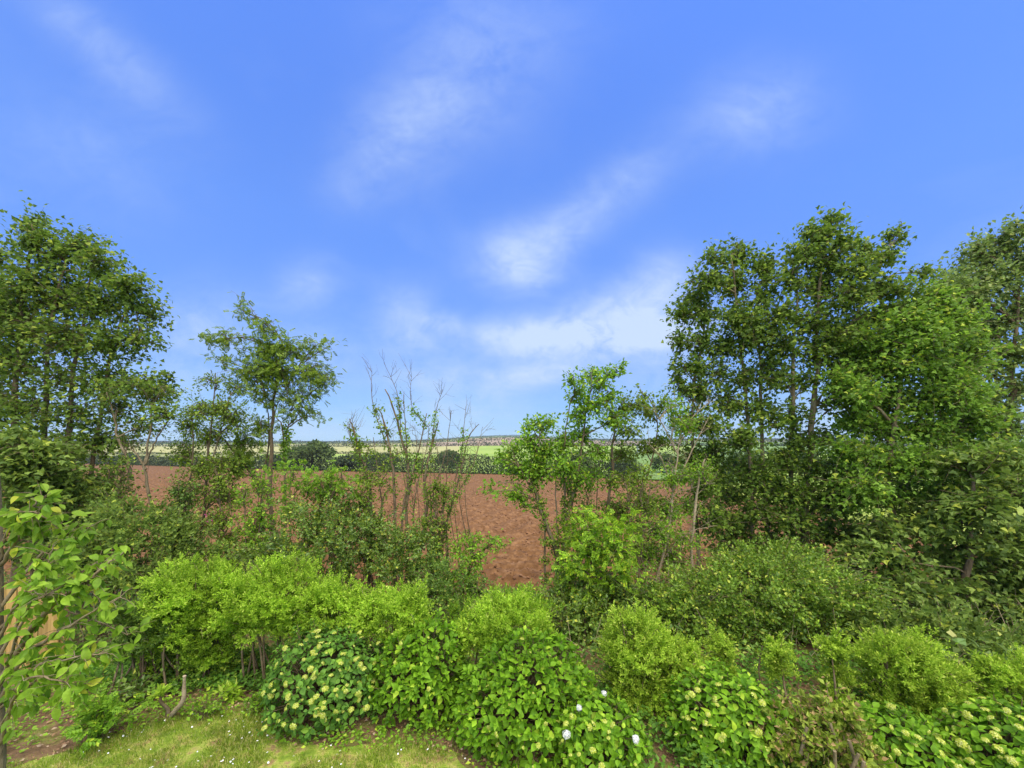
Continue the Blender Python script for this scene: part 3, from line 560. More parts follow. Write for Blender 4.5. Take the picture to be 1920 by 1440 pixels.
tree('ash_tree', 'round-headed ash with bare lower stems standing free left of centre', 'tree', 12,
     [([(512, 1060), (508, 960), (508, 860), (511, 770), (520, 700), (530, 640)], .085, .02), ([(488, 1060, .3), (494, 900, .3), (505, 820, .2), (498, 740)], .045, .012), ([(535, 960), (533, 860), (530, 800), (516, 770), (550, 700)], .035, .01), ([(505, 930), (465, 880), (425, 830), (400, 812)], .045, .015), ([(533, 850), (540, 800), (546, 770)], .02, .006)],
     [(452, 580, 12, 22, 0, .9), (475, 590, 12, 14, 0, .7), (495, 620, 26, 22), (425, 635, 32, 18), (400, 640, 18, 12), (415, 675, 24, 12, 0, .7), (500, 660, 40, 30, 0, 1.3), (540, 655, 36, 26, 0, 1.3), (470, 700, 42, 26, 0, 1.3), (520, 700, 50, 32, 0, 1.4), (580, 700, 44, 28, 0, 1.3), (610, 715, 22, 18), (590, 650, 30, 14, 0, .8), (615, 650, 22, 10, 0, .6), (450, 730, 26, 14), (500, 745, 34, 20), (555, 745, 44, 24), (560, 775, 36, 16, 0, .8), (595, 780, 18, 14, 0, .5),
      (460, 830, 36, 30), (490, 800, 34, 24, 0, .8), (450, 860, 26, 20), (440, 890, 30, 20, 0, .7)], T_PIN, .165, ML['ash'], BARK, seed=26, cover=1.05, spray=4, group='small trees in the hedge gap', ivy=1, spread=.45)
tree('ash_tree', 'young fresh green ash saplings at the foot of the round-headed ash', 'tree', 10.8, [([(545, 1050), (543, 960), (545, 880)], .025, .008), ([(600, 1060), (615, 950), (640, 890)], .022, .006)],
     [(550, 880, 40, 16, 0, .7), (560, 915, 36, 20, 0, .7), (545, 960, 34, 26, 0, .8), (600, 905, 26, 24, 0, .6), (640, 890, 30, 24, 0, .7), (655, 920, 26, 20, 0, .6), (480, 985, 40, 30, 0, .7), (500, 1030, 50, 30)], T_PIN, .17, ML['elder'], BARK, seed=27, cover=.9, spray=4, group='small trees in the hedge gap', spread=.5, stemname='stem')
def sapling(label, px, Y, top, w, seed, m, T=T_LEAF, ls=.08, cov=.75, base=1080, ns=4):
    rng = RS(seed); st, cl = [], []
    for k in range(ns):
        x1 = px + w * rng.uniform(-1, 1); y1 = top + rng.uniform(0, 40); xm = px + (x1 - px) * .4 + rng.normal(0, 5); b_ = px + rng.normal(0, 7)
        st.append(([(b_, base), (xm, (base + y1) / 2 + 10), (x1, y1)], .022 + .012 * rng.random(), .005))
        for t in (.35, .6, .85, 1.0): cl.append((b_ + (x1 - b_) * t + rng.normal(0, 9), base + (y1 - base) * t + rng.normal(0, 8), 12 + 16 * rng.random(), 9 + 11 * rng.random(), 0, .5 + .6 * rng.random()))
    return tree('sapling', label, 'sapling', Y, st, cl, T, ls, m, BARK, cover=cov, seed=seed, group='saplings in the hedge gap', stemname='stem', side=6)
for a in [('thin leafy sapling right beside the foot of the big left sycamore', 235, 11.0, 880, 40, 301, ML['syc']), ('thin leafy sapling between the crooked elder and the slender hawthorn', 322, 10.8, 890, 36, 302, ML['under']),
          ('sapling with scattered small leaves just right of the slender hawthorn', 432, 11.2, 880, 40, 303, ML['ash']), ('sapling hugging the left side of the round-headed ash trunk', 474, 10.6, 905, 30, 304, ML['elder']),
          ('sapling between the round-headed ash and the holly mass', 585, 11.4, 880, 36, 305, ML['ash']), ('pale green sapling sticking up out of the holly mass', 650, 11.0, 885, 34, 306, ML['elder']),
          ('thin sapling at the left foot of the leafless poles', 690, 11.0, 900, 30, 307, ML['ash']), ('sapling at the right foot of the leafless poles', 815, 11.2, 900, 26, 308, ML['ash']),
          ('sapling left of the leaning ivy-clad ash base', 1085, 11.6, 880, 34, 309, ML['elder']), ('sapling between the upright ivy-covered ash and the grey-twigged hawthorn', 1200, 10.6, 880, 34, 310, ML['ash'])]: sapling(*a)
# bare hazel and elm poles in the middle
pole = [([(765, 1060), (762, 960), (766, 880), (752, 820), (740, 770), (722, 730)], .05, .012), ([(742, 1050), (740, 930), (735, 860), (722, 800), (712, 770)], .045, .012), ([(785, 1060), (800, 950), (798, 900), (808, 840), (822, 790)], .055, .01), ([(755, 960), (775, 880), (790, 820), (800, 775)], .03, .008),
        ([(820, 1060), (845, 960), (862, 890), (880, 820), (898, 795)], .035, .006), ([(840, 1060), (838, 980), (850, 930), (860, 870)], .03, .006), ([(690, 1050), (695, 960), (690, 900), (676, 850), (662, 800)], .05, .012), ([(672, 850), (664, 810), (655, 785)], .02, .01), ([(766, 880), (760, 800), (757, 740)], .02, .004), ([(735, 860), (700, 760), (697, 690)], .016, .003), ([(752, 820), (745, 740), (720, 680)], .012, .003), ([(808, 840), (818, 770), (830, 730)], .012, .003), ([(800, 800), (772, 760), (771, 700)], .010, .003), ([(862, 890), (870, 800), (874, 760)], .010, .003), ([(822, 985), (800, 930), (825, 905)], .02, .006), ([(805, 1040), (812, 930), (835, 850), (846, 770)], .02, .005), ([(775, 1050), (778, 930), (800, 840), (805, 790)], .022, .005), ([(712, 1050), (715, 950), (708, 880), (700, 820)], .03, .006), ([(855, 930), (888, 870), (905, 800)], .012, .003), ([(778, 900), (782, 850), (780, 815)], .012, .004), ([(690, 900), (668, 850), (650, 800)], .014, .004)]
tree('hazel_tree', 'leafless upright brown poles against the ploughed field near the centre', 'tree', 11.6, pole,
     [(705, 770, 14, 10, 0, .8), (722, 800, 14, 14, 0, .7), (668, 830, 16, 14, 0, .9), (655, 800, 12, 10, 0, .8), (690, 850, 26, 20, 0, .6), (745, 850, 20, 16, 0, .5), (690, 900, 34, 26, 0, .9), (730, 920, 26, 20, 0, .5), (800, 880, 16, 16, 0, .6), (720, 880, 24, 20, 0, .6)], T_LEAF, .085, ML['ash'], BARK, seed=28, cover=.9, group='small trees in the hedge gap', ivy=.35, side=9)
tree('hazel_tree', 'thicket of thin dry brown sticks rising behind the leafless poles', 'tree', 12.4, [([(760 + 14 * i + 6 * math.sin(i * 3), 1080), (762 + 11 * i, 930), (745 + 14 * i + 9 * math.sin(i * 5), 845 - 14 * math.sin(i * 2.2))], .016, .004) for i in range(11)],
     [(880, 1000, 30, 14, 0, .3)], T_LEAF, .07, ML['ash'], BARK, seed=29, cover=.6, group='small trees in the hedge gap', stemname='stem', side=7)
tree('elder_tree', 'small fresh green elder in front of the red field, left of its clearest gap', 'tree', 10.2, [([(868, 1110), (880, 1060), (890, 1015)], .03, .01), ([(880, 1060), (905, 1030), (930, 1015)], .02, .006)],
     [(885, 1015, 36, 16), (925, 1018, 34, 14), (890, 1050, 34, 26), (860, 1030, 30, 24, 0, .7), (945, 1025, 12, 8, 0, .6), (870, 1085, 34, 26)], T_LEAF, .085, ML['elder'], BARK, seed=30, cover=1.0, group='small trees in the hedge gap')
tree('ash_tree', 'leaning ivy-clad ash with several dark stems fanning up and left, right of centre', 'tree', 11,
     [([(1062, 1140), (1045, 1040), (1020, 970), (1000, 915), (990, 880)], .085, .03), ([(1020, 970), (990, 905), (965, 860)], .03, .01), ([(1000, 915), (1010, 850), (1012, 800)], .03, .01), ([(1048, 1040), (1042, 940), (1042, 860)], .03, .012), ([(1058, 1040), (1060, 930), (1056, 850), (1068, 760)], .045, .012), ([(1058, 1000), (1082, 900), (1095, 800), (1110, 720)], .05, .012)],
     [(1000, 800, 26, 14), (1025, 795, 26, 16), (995, 830, 34, 20), (960, 850, 30, 18), (940, 860, 16, 14, 0, .8), (1020, 845, 36, 26), (975, 880, 36, 22), (1010, 885, 40, 24), (1055, 830, 30, 24), (1060, 880, 36, 24), (965, 925, 26, 22), (985, 950, 20, 14, 0, .6), (1085, 740, 24, 18), (1075, 715, 18, 16), (1110, 705, 26, 16), (1130, 720, 24, 16), (1150, 700, 22, 12), (1165, 695, 14, 10), (1085, 780, 24, 26), (1110, 760, 30, 24), (1090, 820, 30, 26), (1140, 745, 24, 20), (1150, 790, 30, 22), (1120, 850, 28, 20, 0, .8), (1090, 900, 30, 20, 0, .8), (910, 925, 16, 12, -1, .7), (925, 905, 10, 10, -1, .6)],
     T_LEAF, .105, ML['elder'], BARK, seed=31, cover=1.9, spray=7, group='small trees in the hedge gap', ivy=1.6, spread=.5)
tree('ash_tree', 'upright ivy-covered ash just right of the leaning ash', 'tree', 11.8,
     [([(1130, 1100), (1138, 980), (1145, 900), (1150, 820), (1148, 730)], .07, .02), ([(1110, 1060), (1118, 960), (1125, 870), (1150, 810)], .025, .008), ([(1200, 1080), (1195, 960), (1222, 860), (1232, 800), (1225, 750)], .04, .01)],
     [(1170, 765, 24, 26), (1200, 760, 26, 16), (1215, 775, 26, 20), (1240, 760, 16, 16), (1180, 810, 30, 18), (1165, 850, 34, 20), (1210, 840, 24, 18), (1240, 830, 22, 18), (1205, 740, 14, 12, 0, .6), (1155, 900, 26, 20, 0, .8), (1190, 900, 30, 20, 0, .8), (1160, 960, 34, 30), (1210, 950, 34, 26)], T_LEAF, .10, ML['ash'], BARK, seed=32, cover=1.8, spray=7, group='small trees in the hedge gap', ivy=2.2, spread=.5)
tree('hawthorn_tree', 'scrubby hawthorn with bare grey twigs left of the tall right-hand sycamores', 'tree', 11.2,
     [([(1230, 1090), (1250, 1010), (1262, 920), (1270, 850), (1280, 800)], .05, .012), ([(1295, 1080), (1300, 980), (1310, 900), (1322, 860)], .06, .02), ([(1262, 920), (1300, 840), (1330, 780)], .022, .006), ([(1270, 850), (1245, 800), (1225, 770)], .02, .005), ([(1262, 920), (1240, 860), (1215, 830)], .018, .005), ([(1255, 950), (1300, 915), (1340, 905)], .018, .005), ([(1275, 830), (1300, 780), (1345, 745)], .016, .004), ([(1240, 1060), (1290, 1000), (1345, 985)], .022, .006)],
     [(1260, 900, 34, 24, 0, .8), (1290, 890, 30, 22, 0, .8), (1250, 960, 40, 30), (1290, 950, 34, 26), (1230, 1000, 40, 34), (1280, 1010, 40, 26, 0, .7), (1255, 1050, 44, 34), (1265, 760, 24, 24, 0, .6), (1290, 800, 30, 26, 0, .6), (1265, 800, 24, 30, 0, .5), (1205, 1040, 30, 40), (1320, 880, 24, 24, 0, .6)], T_LEAF, .075, ML['elder'], DEAD, seed=33, cover=1.5, side=9, group='small trees in the hedge gap')
tree('ash_tree', 'bright yellow-green young ash in front of the leaning ash', 'tree', 9.4, [([(1105, 1180), (1110, 1080), (1105, 1000)], .035, .012), ([(1110, 1100), (1150, 1040), (1165, 980)], .025, .008)],
     [(1095, 975, 34, 18), (1140, 990, 36, 22), (1180, 985, 22, 18), (1075, 1010, 26, 20), (1110, 1030, 44, 26), (1160, 1030, 36, 26), (1080, 1060, 40, 24), (1130, 1080, 50, 26), (1175, 1075, 26, 24), (1100, 1110, 40, 18), (1145, 1120, 34, 16), (1060, 1090, 22, 18)], T_PIN, .17, leafmat('bright_ash_leaf', (.15, .29, .010), (.34, .54, .025), (.52, .62, .03), .3, .5, .45, .08), BARK, seed=34, cover=1.5, spray=4, group='small trees in the hedge gap', spread=.5)
# the tall right-hand trees
tree('sycamore_tree', 'tall upright sycamore at the left end of the big right-hand group', 'tree', 12.2,
     [([(1310, 1080), (1302, 900), (1300, 760), (1320, 620)], .08, .02), ([(1410, 1060), (1408, 900), (1400, 760), (1385, 600), (1370, 480)], .09, .02), ([(1440, 1060), (1432, 880), (1425, 700), (1420, 540)], .09, .02)],
     [(1340, 485, 30, 22), (1385, 480, 34, 26), (1330, 530, 40, 30), (1375, 530, 40, 34), (1300, 560, 34, 26), (1430, 500, 30, 30), (1425, 560, 36, 34, 0, .8), (1280, 590, 26, 26), (1320, 590, 40, 28, 0, .9), (1375, 595, 40, 34), (1275, 640, 24, 22, 0, .9), (1310, 645, 40, 26, 0, .9), (1360, 650, 40, 30), (1410, 640, 30, 30, 0, .8), (1300, 690, 40, 26), (1350, 705, 40, 30, 0, .9), (1265, 680, 12, 20, 0, .6), (1400, 710, 30, 30, 0, .8), (1310, 740, 40, 30, 0, .9), (1365, 760, 40, 30), (1420, 770, 36, 30, 0, .8), (1330, 800, 40, 30), (1390, 820, 44, 34), (1340, 850, 30, 30), (1395, 880, 44, 34), (1370, 930, 44, 30), (1420, 960, 44, 30), (1380, 990, 50, 34), (1350, 890, 30, 30, 0, .8), (1425, 900, 40, 34), (1370, 1030, 50, 30), (1440, 1020, 44, 30), (1290, 790, 34, 34, 0, .8), (1300, 860, 34, 34), (1320, 920, 34, 34), (1410, 610, 34, 40), (1445, 690, 30, 44, 0, .8), (1275, 720, 24, 26, 0, .7), (1340, 970, 40, 34)],
     T_LOBE, .112, ML['syc'], BARKG, seed=41, cover=1.3, group='tall trees on the hedge bank')
tree('sycamore_tree', 'tallest sycamore of the right-hand group, with two grey trunks showing', 'tree', 11.8,
     [([(1508, 1040), (1515, 900), (1525, 780), (1530, 680), (1535, 560), (1550, 450)], .125, .02), ([(1485, 1030, .3), (1484, 860, .3), (1486, 740), (1490, 620), (1495, 500)], .09, .02), ([(1530, 760), (1545, 735), (1565, 715)], .035, .012), ([(1530, 690), (1600, 600), (1650, 500)], .05, .012)],
     [(1560, 415, 24, 22), (1520, 435, 22, 20), (1545, 450, 44, 26), (1590, 455, 30, 20), (1620, 470, 24, 18), (1510, 480, 44, 30), (1560, 490, 50, 30), (1610, 510, 44, 30), (1675, 450, 18, 20), (1665, 480, 22, 16), (1645, 490, 24, 18), (1690, 430, 8, 22, 0, .5), (1480, 530, 40, 34, 0, .8), (1535, 540, 50, 34), (1590, 555, 50, 34), (1645, 540, 40, 26), (1690, 545, 40, 22), (1730, 510, 22, 14), (1470, 590, 40, 34, 0, .8), (1525, 605, 50, 34, 0, .9), (1585, 620, 50, 34), (1645, 600, 50, 34), (1470, 650, 40, 30, 0, .8), (1525, 665, 44, 30, 0, .7), (1580, 680, 44, 30, 0, .8), (1640, 660, 50, 34), (1460, 710, 36, 30, 0, .8), (1510, 720, 34, 26, 0, .6), (1555, 760, 30, 20, 0, .6), (1590, 740, 44, 30, 0, .7), (1450, 790, 30, 30, 0, .7), (1500, 830, 36, 30, 0, .8), (1545, 820, 40, 26, 0, .7), (1470, 860, 40, 34), (1530, 880, 44, 30, 0, .8), (1450, 920, 44, 34), (1540, 940, 50, 34), (1480, 980, 50, 34), (1560, 1000, 50, 36), (1590, 900, 44, 34), (1500, 930, 40, 34), (1580, 950, 44, 36), (1620, 1000, 44, 34), (1500, 1030, 50, 30), (1600, 690, 44, 40), (1560, 640, 50, 34), (1480, 780, 34, 34, 0, .7), (1440, 620, 30, 50, 0, .8), (1690, 590, 40, 34), (1630, 760, 44, 34)],
     T_LOBE, .114, ML['syc'], BARKG, seed=42, cover=1.35, group='tall trees on the hedge bank')
tree('lime_tree', 'pale grey-leaved tree at the far right edge, its crown cut by the frame', 'tree', 13,
     [([(1880, 1060), (1890, 850), (1895, 700), (1910, 520)], .16, .03)],
     [(1910, 430, 30, 26), (1880, 460, 44, 34), (1930, 490, 50, 50), (1840, 490, 36, 30), (1870, 530, 54, 40), (1800, 520, 30, 26), (1820, 560, 44, 34), (1780, 580, 36, 30), (1910, 580, 54, 44), (1860, 610, 54, 40), (1800, 640, 50, 36), (1905, 660, 50, 40), (1850, 690, 54, 40, 0, .8), (1910, 730, 44, 40, 0, .8), (1870, 770, 50, 34, 0, .8), (1820, 740, 40, 36), (1900, 810, 50, 34, 0, .8), (1775, 545, 36, 30), (1765, 620, 44, 40), (1830, 470, 34, 24), (1760, 690, 44, 40), (1790, 560, 44, 50), (1745, 560, 34, 40), (1790, 800, 50, 40), (1870, 850, 54, 34), (1930, 870, 44, 40)],
     T_LEAF, .14, ML['lime'], BARK, seed=43, cover=2.0, group='tall trees on the hedge bank', spray=9)
tree('sycamore_tree', 'broad brighter green sycamore between the tallest sycamore and the far right tree', 'tree', 11,
     [([(1690, 1080), (1670, 920), (1680, 780), (1700, 640)], .11, .02), ([(1760, 1090), (1765, 900), (1760, 760)], .09, .02), ([(1680, 800), (1620, 740), (1590, 700)], .04, .012)],
     [(1705, 610, 50, 34), (1740, 590, 40, 30), (1680, 640, 50, 30), (1750, 640, 50, 36), (1640, 690, 50, 30), (1700, 690, 54, 34), (1770, 700, 50, 36), (1610, 740, 44, 26), (1670, 745, 54, 34), (1740, 755, 54, 34), (1810, 740, 44, 30), (1600, 790, 40, 26), (1660, 800, 54, 34), (1730, 810, 54, 34), (1800, 800, 50, 34), (1590, 850, 44, 30), (1650, 860, 54, 34), (1720, 870, 54, 34), (1790, 860, 54, 34), (1850, 850, 54, 30), (1620, 920, 50, 34), (1690, 930, 54, 34, 0, .9), (1770, 930, 54, 34), (1840, 910, 54, 34), (1790, 600, 44, 34), (1760, 560, 36, 28), (1620, 640, 40, 34), (1580, 720, 40, 30), (1820, 660, 44, 34), (1840, 790, 44, 34)],
     T_LOBE, .116, ML['sycl'], BARKG, seed=44, cover=2.0, group='tall trees on the hedge bank')
tree('sycamore_tree', 'low sweeping dark green sycamore branches at the right, behind the lime shrubs', 'tree', 9.6,
     [([(1800, 1200), (1815, 1050), (1825, 900)], .10, .03), ([(1880, 1200, .4), (1878, 1080, .4), (1880, 960)], .08, .02), ([(1815, 1080), (1740, 1060), (1670, 1050)], .03, .008)],
     [(1880, 860, 54, 26), (1810, 870, 54, 24), (1910, 920, 54, 34), (1850, 950, 54, 34), (1790, 960, 50, 28), (1900, 1000, 50, 34), (1840, 1020, 50, 30, 0, .8), (1770, 1000, 40, 24, 0, .7), (1640, 1040, 40, 26), (1690, 1060, 36, 26, 0, .7), (1900, 1080, 50, 34, 0, .8), (1650, 1100, 44, 30), (1720, 1110, 50, 30), (1790, 1100, 44, 26, 0, .8), (1700, 1160, 50, 30), (1770, 1160, 54, 34), (1840, 1150, 54, 34), (1910, 1150, 44, 34), (1810, 1200, 54, 26), (1880, 1200, 50, 26), (1600, 1060, 40, 30, .4), (1760, 1050, 50, 30, .5), (1820, 1080, 50, 40, .6), (1880, 1040, 50, 40, .8), (1660, 1000, 50, 30, .8), (1730, 980, 50, 30, .8), (1930, 1020, 40, 50), (1930, 1110, 40, 60)],
     T_LOBE, .135, ML['sycd'], BARK, seed=45, cover=2.2, group='tall trees on the hedge bank')
# ------------------------------------------------------------------ shrubs of the hedge bank
shrub('hawthorn_shrub', 'large rounded small-leaved hawthorn bush behind the slim lime shrubs, right of centre', 'shrub', 8.9,
      [(1400, 1110, 130, 60), (1300, 1130, 90, 60), (1520, 1110, 110, 60), (1450, 1060, 110, 40, .4), (1560, 1140, 90, 55), (1340, 1200, 110, 60), (1480, 1200, 110, 60), (1590, 1200, 80, 50, .1)], T_LEAF, .072, ML['hawth'], 110, 9, .3, 51, 'shrubs on the hedge bank', fill=.4, rough=.3, up=.2, stray=5)
shrub('holly_shrub', 'dark glossy holly mass behind the lime shrubs, under the leafless poles', 'shrub', 10.4,
      [(600, 1030, 90, 90), (690, 1020, 75, 65, .3), (640, 985, 55, 45, .2), (760, 1050, 60, 70), (560, 1070, 80, 70), (505, 1065, 60, 40, .2), (800, 1060, 40, 45, .2), (455, 1085, 45, 30, .3)], T_LEAF, .08, ML['dark'], 62, 8, .25, 52, 'shrubs on the hedge bank', fill=.35, rough=.35, up=.2, stray=3)
shrub('bramble_shrub', 'tangled dark bramble bush between the fence and the lime shrubs, at the left', 'shrub', 9.4,
      [(250, 1010, 70, 60), (320, 1020, 60, 60, .3), (220, 960, 40, 40, .6), (180, 1060, 70, 60, -.3), (280, 1080, 70, 50, -.4), (400, 1060, 60, 40, .5)], T_LEAF, .085, ML['sycd'], 65, 8, .25, 53, 'shrubs on the hedge bank', fill=.35, rough=.35, up=.3, stray=5)
shrub('holly_shrub', 'small dark shrub left of the gap of red soil, behind the hydrangeas', 'shrub', 9.6,
      [(840, 1110, 60, 50), (900, 1120, 50, 30, .2), (800, 1150, 50, 50, -.2)], T_LEAF, .065, ML['under'], 85, 8, .22, 54, 'shrubs on the hedge bank', fill=.35, rough=.35, up=.4, stray=6)
shrub('holly_shrub', 'shadowy ivy and holly tangle under the bright young ash, right of centre', 'shrub', 9.0,
      [(1090, 1170, 70, 60), (1180, 1150, 70, 70, .3), (1060, 1130, 40, 50, .3), (1230, 1200, 60, 60)], T_LEAF, .075, ML['dark'], 100, 8, .22, 55, 'shrubs on the hedge bank', fill=.35, rough=.35, up=.3, stray=5)
shrub('leafy_shrub', 'soft mid-green bush behind the central lime shrub, below the red field gap', 'shrub', 8.6,
      [(950, 1130, 70, 26), (1010, 1140, 50, 30), (880, 1160, 60, 34)], T_LANCE, .08, ML['elder'], 90, 9, .2, 56, 'shrubs on the hedge bank', fill=.35, rough=.3, up=.6, stray=3)
shrub('lance_leaved_shrub', 'olive green narrow-leaved shrub between the cherry branches and the lime shrub row', 'shrub', 6.9,
      [(265, 1150, 55, 45), (310, 1190, 50, 45), (250, 1205, 45, 40), (330, 1130, 40, 40, .2)], T_LANCE, .085, ML['lance'], 110, 11, .16, 57, 'shrubs on the hedge bank', fill=.3, rough=.25, up=.6)
shrub('privet_shrub', 'low dark small-leaved shrub filling the shade under the leftmost lime shrubs', 'shrub', 7.35,
      [(350, 1215, 60, 50), (410, 1235, 55, 45), (300, 1240, 40, 40), (470, 1245, 30, 36, .2), (560, 1240, 50, 45, .3)], T_SPRIG, .06, ML['hawth'], 150, 10, .16, 58, 'shrubs on the hedge bank', fill=.4, rough=.3, up=.5)
shrub('laurel_shrub', 'dark leafy shrub filling the shade behind the lower right lime shrubs', 'shrub', 7.9,
      [(1760, 1190, 70, 50), (1850, 1215, 70, 50), (1925, 1230, 55, 60), (1640, 1190, 50, 50), (1560, 1250, 60, 45), (1450, 1260, 60, 40), (1350, 1270, 50, 40)], T_LEAF, .095, ML['sycd'], 60, 8, .25, 59, 'shrubs on the hedge bank', fill=.35, rough=.35, up=.3, stray=2)
# ------------------------------------------------------------------ lime-green clipped shrubs
PG = 'lime-green shrubs behind the hydrangeas'
def pitto(label, Y, blobs, seed, m='pitto', **kw):
    a = dict(shoots=390, per=13, slen=.12, fill=.3, rough=.28, up=.7, nstems=3, spikes=.16, stray=2, tuft=9, tsz0=.075); a.update(kw)
    return shrub('lime_shrub', label, 'shrub', Y, blobs, T_SPRIG, .050, ML[m], seed=seed, group=PG, **a)
pitto('leftmost big lime-green shrub with bare brown stems showing beneath', 7.2, [(345, 1115, 70, 62), (400, 1100, 60, 50), (370, 1170, 70, 50), (320, 1165, 40, 40), (310, 1215, 40, 40), (390, 1220, 44, 34)], 61)
pitto('tall domed lime-green shrub, second from the left in the back row', 7.2, [(520, 1110, 75, 62), (470, 1120, 60, 55), (560, 1125, 60, 50), (510, 1160, 70, 40)], 62)
pitto('lower lime-green shrub just above the yellow-budded hydrangea', 7.1, [(625, 1140, 60, 55), (590, 1160, 50, 40), (650, 1160, 50, 40)], 63)
pitto('rounded lime-green shrub right of the yellow-budded hydrangea top', 6.9, [(745, 1150, 62, 50), (700, 1155, 45, 45), (760, 1190, 50, 40)], 64)
pitto('small domed lime-green shrub in the centre, behind the biggest hydrangea', 6.9, [(950, 1165, 75, 48), (900, 1185, 50, 36), (1000, 1180, 40, 40)], 65)
pitto('tall yellowish lime shrub with two humps, right of the biggest hydrangea', 6.6, [(1190, 1215, 68, 65), (1265, 1240, 60, 55), (1175, 1175, 35, 35), (1200, 1290, 75, 60), (1270, 1300, 50, 55)], 66, 'pitto2')
pitto('slim short lime sprig just right of the two-humped lime shrub', 6.8, [(1352, 1215, 25, 32), (1350, 1250, 24, 25)], 67, 'pitto2', nstems=1)
pitto('slim lollipop lime sprig on a thin bare stem', 6.6, [(1450, 1225, 26, 30), (1458, 1250, 22, 22)], 68, 'pitto2', nstems=1)
pitto('slim tall lime sprig, taller and further right than the lollipop one', 6.5, [(1562, 1215, 26, 24), (1566, 1260, 25, 30), (1560, 1300, 28, 24)], 69, 'pitto2', nstems=1)
pitto('broad yellowish lime shrub in the lower right', 6.3, [(1690, 1240, 72, 55), (1740, 1270, 70, 50), (1660, 1220, 45, 38), (1770, 1310, 50, 40), (1690, 1300, 65, 40)], 70, 'pitto2')
pitto('yellowish lime shrub cut by the right edge of the view', 6.0, [(1895, 1270, 55, 46), (1930, 1290, 60, 50), (1870, 1295, 35, 34)], 71, 'pitto2')
# ------------------------------------------------------------------ hydrangeas
hydrangea('large rounded hydrangea covered in yellow-green flower buds, leftmost by the lawn', -2.92, 6.4, .90, .80, 1.28, 560, ML['hydd'], 105, 81, .095)
hydrangea('bright green leafy hydrangea without open flowers, between the budded one and the biggest one', -1.45, 6.5, .74, .70, 1.30, 470, ML['hyd'], 8, 82, .105, upl=.45, fsize=.035)
hydrangea('biggest bright green hydrangea, filling the bottom centre', .2, 5.95, 1.0, .9, 1.30, 720, ML['hyd'], 22, 83, .102, upl=.45, fsize=.038)
hydrangea('low hydrangea with round white flower heads beside the biggest hydrangea', 1.15, 5.35, .60, .55, .82, 260, ML['hyd'], 16, 84, .105, [(1062, 1377, 4.95, .043), (1192, 1386, 4.9, .042), (1133, 1300, 5.5, .034), (1086, 1327, 5.2, .032)], fsize=.05)
hydrangea('hydrangea with flat cream flower heads on top, right of the two-humped lime shrub', 2.95, 5.55, .80, .7, 1.0, 400, ML['hyd'], 40, 85, .105, upl=.2)
hydrangea('low hydrangea dotted with yellow flowers, right of the cut stumps', 4.85, 5.15, .70, .6, .80, 310, ML['hyd'], 42, 86, .10, upl=.2)
hydrangea('yellow-flowered hydrangea in the bottom right corner', 6.15, 5.0, .75, .65, .98, 330, ML['hyd'], 48, 87, .10, fsize=.058)
# cut-back shrub with stumps
cb = shrub('cut_back_shrub', 'cut-back shrub with bronze leaves and sawn-off grey stumps, bottom right', 'shrub', 5.0, [(1530, 1395, 80, 60), (1600, 1410, 60, 50), (1470, 1390, 50, 45), (1560, 1340, 50, 35)], T_LEAF, .07, ML['red'], 190, 9, .16, 91, None, fill=.3, rough=.35, up=.5, stray=6, nstems=3)
for (px, py, Y, ln) in [(1565, 1408, 4.55, .35), (1610, 1414, 4.5, .35), (1620, 1428, 4.45, .32), (1592, 1388, 4.6, .3), (1556, 1356, 4.75, .28), (1513, 1364, 4.75, .3)]:
    q = P(px, py, Y); g = G(); rng = RS(px); d = np.array([rng.normal(0, .06), rng.normal(0, .04), ln]); tube(g, [q - d, q - d * .5, q], np.array([.021, .019, .0175]), 9); o = g.build('stump', BARKG, cb)
    g = G(); tube(g, [q - d * .02, q + d * .015], .018, 9); g.build('cut_face', CUT, o)
# pruned stub with a leaf rosette and the small plants of the bed, left
pr = thing('pruned_stump', 'pruned branching stump with pale sawn end, left of the lawn edge', 'stump', tuple(P(318, 1345, 6.2) * (1, 1, 0)))
g = G(); tube(g, spline([np.array([-5.2, 6.15, -.03]), P(322, 1340, 6.15), P(343, 1315, 6.1), P(345, 1290, 6.1), P(346, 1268, 6.1)], 14), np.linspace(.036, .021, 14) * (1 + .16 * RS(6).normal(size=14)), 8); g.build('limb', DEAD, pr); g = G(); q_ = P(346, 1268, 6.1); tube(g, [q_ - (0, 0, .002), q_ + (0, 0, .008)], .022, 8); g.build('cut_face', CUT, pr)
g = G(); tube(g, spline([np.array([-5.24, 6.17, -.03]), P(315, 1330, 6.15), P(303, 1318, 6.1), P(300, 1308, 6.1)], 10), np.linspace(.032, .018, 10), 8); g.build('limb', BARK, pr)
g = G(); rng = RS(4); c = P(302, 1300, 6.1); k = 26; scatter(g, T_LANCE, c + rng.normal(0, .02, (k, 3)), rdir(rng, k) * (1, 1, .5) + (0, 0, .5), rdir(rng, k) + (0, 0, 1), .16); g.build('leaf_rosette', ML['pitto'], pr, 'stuff')
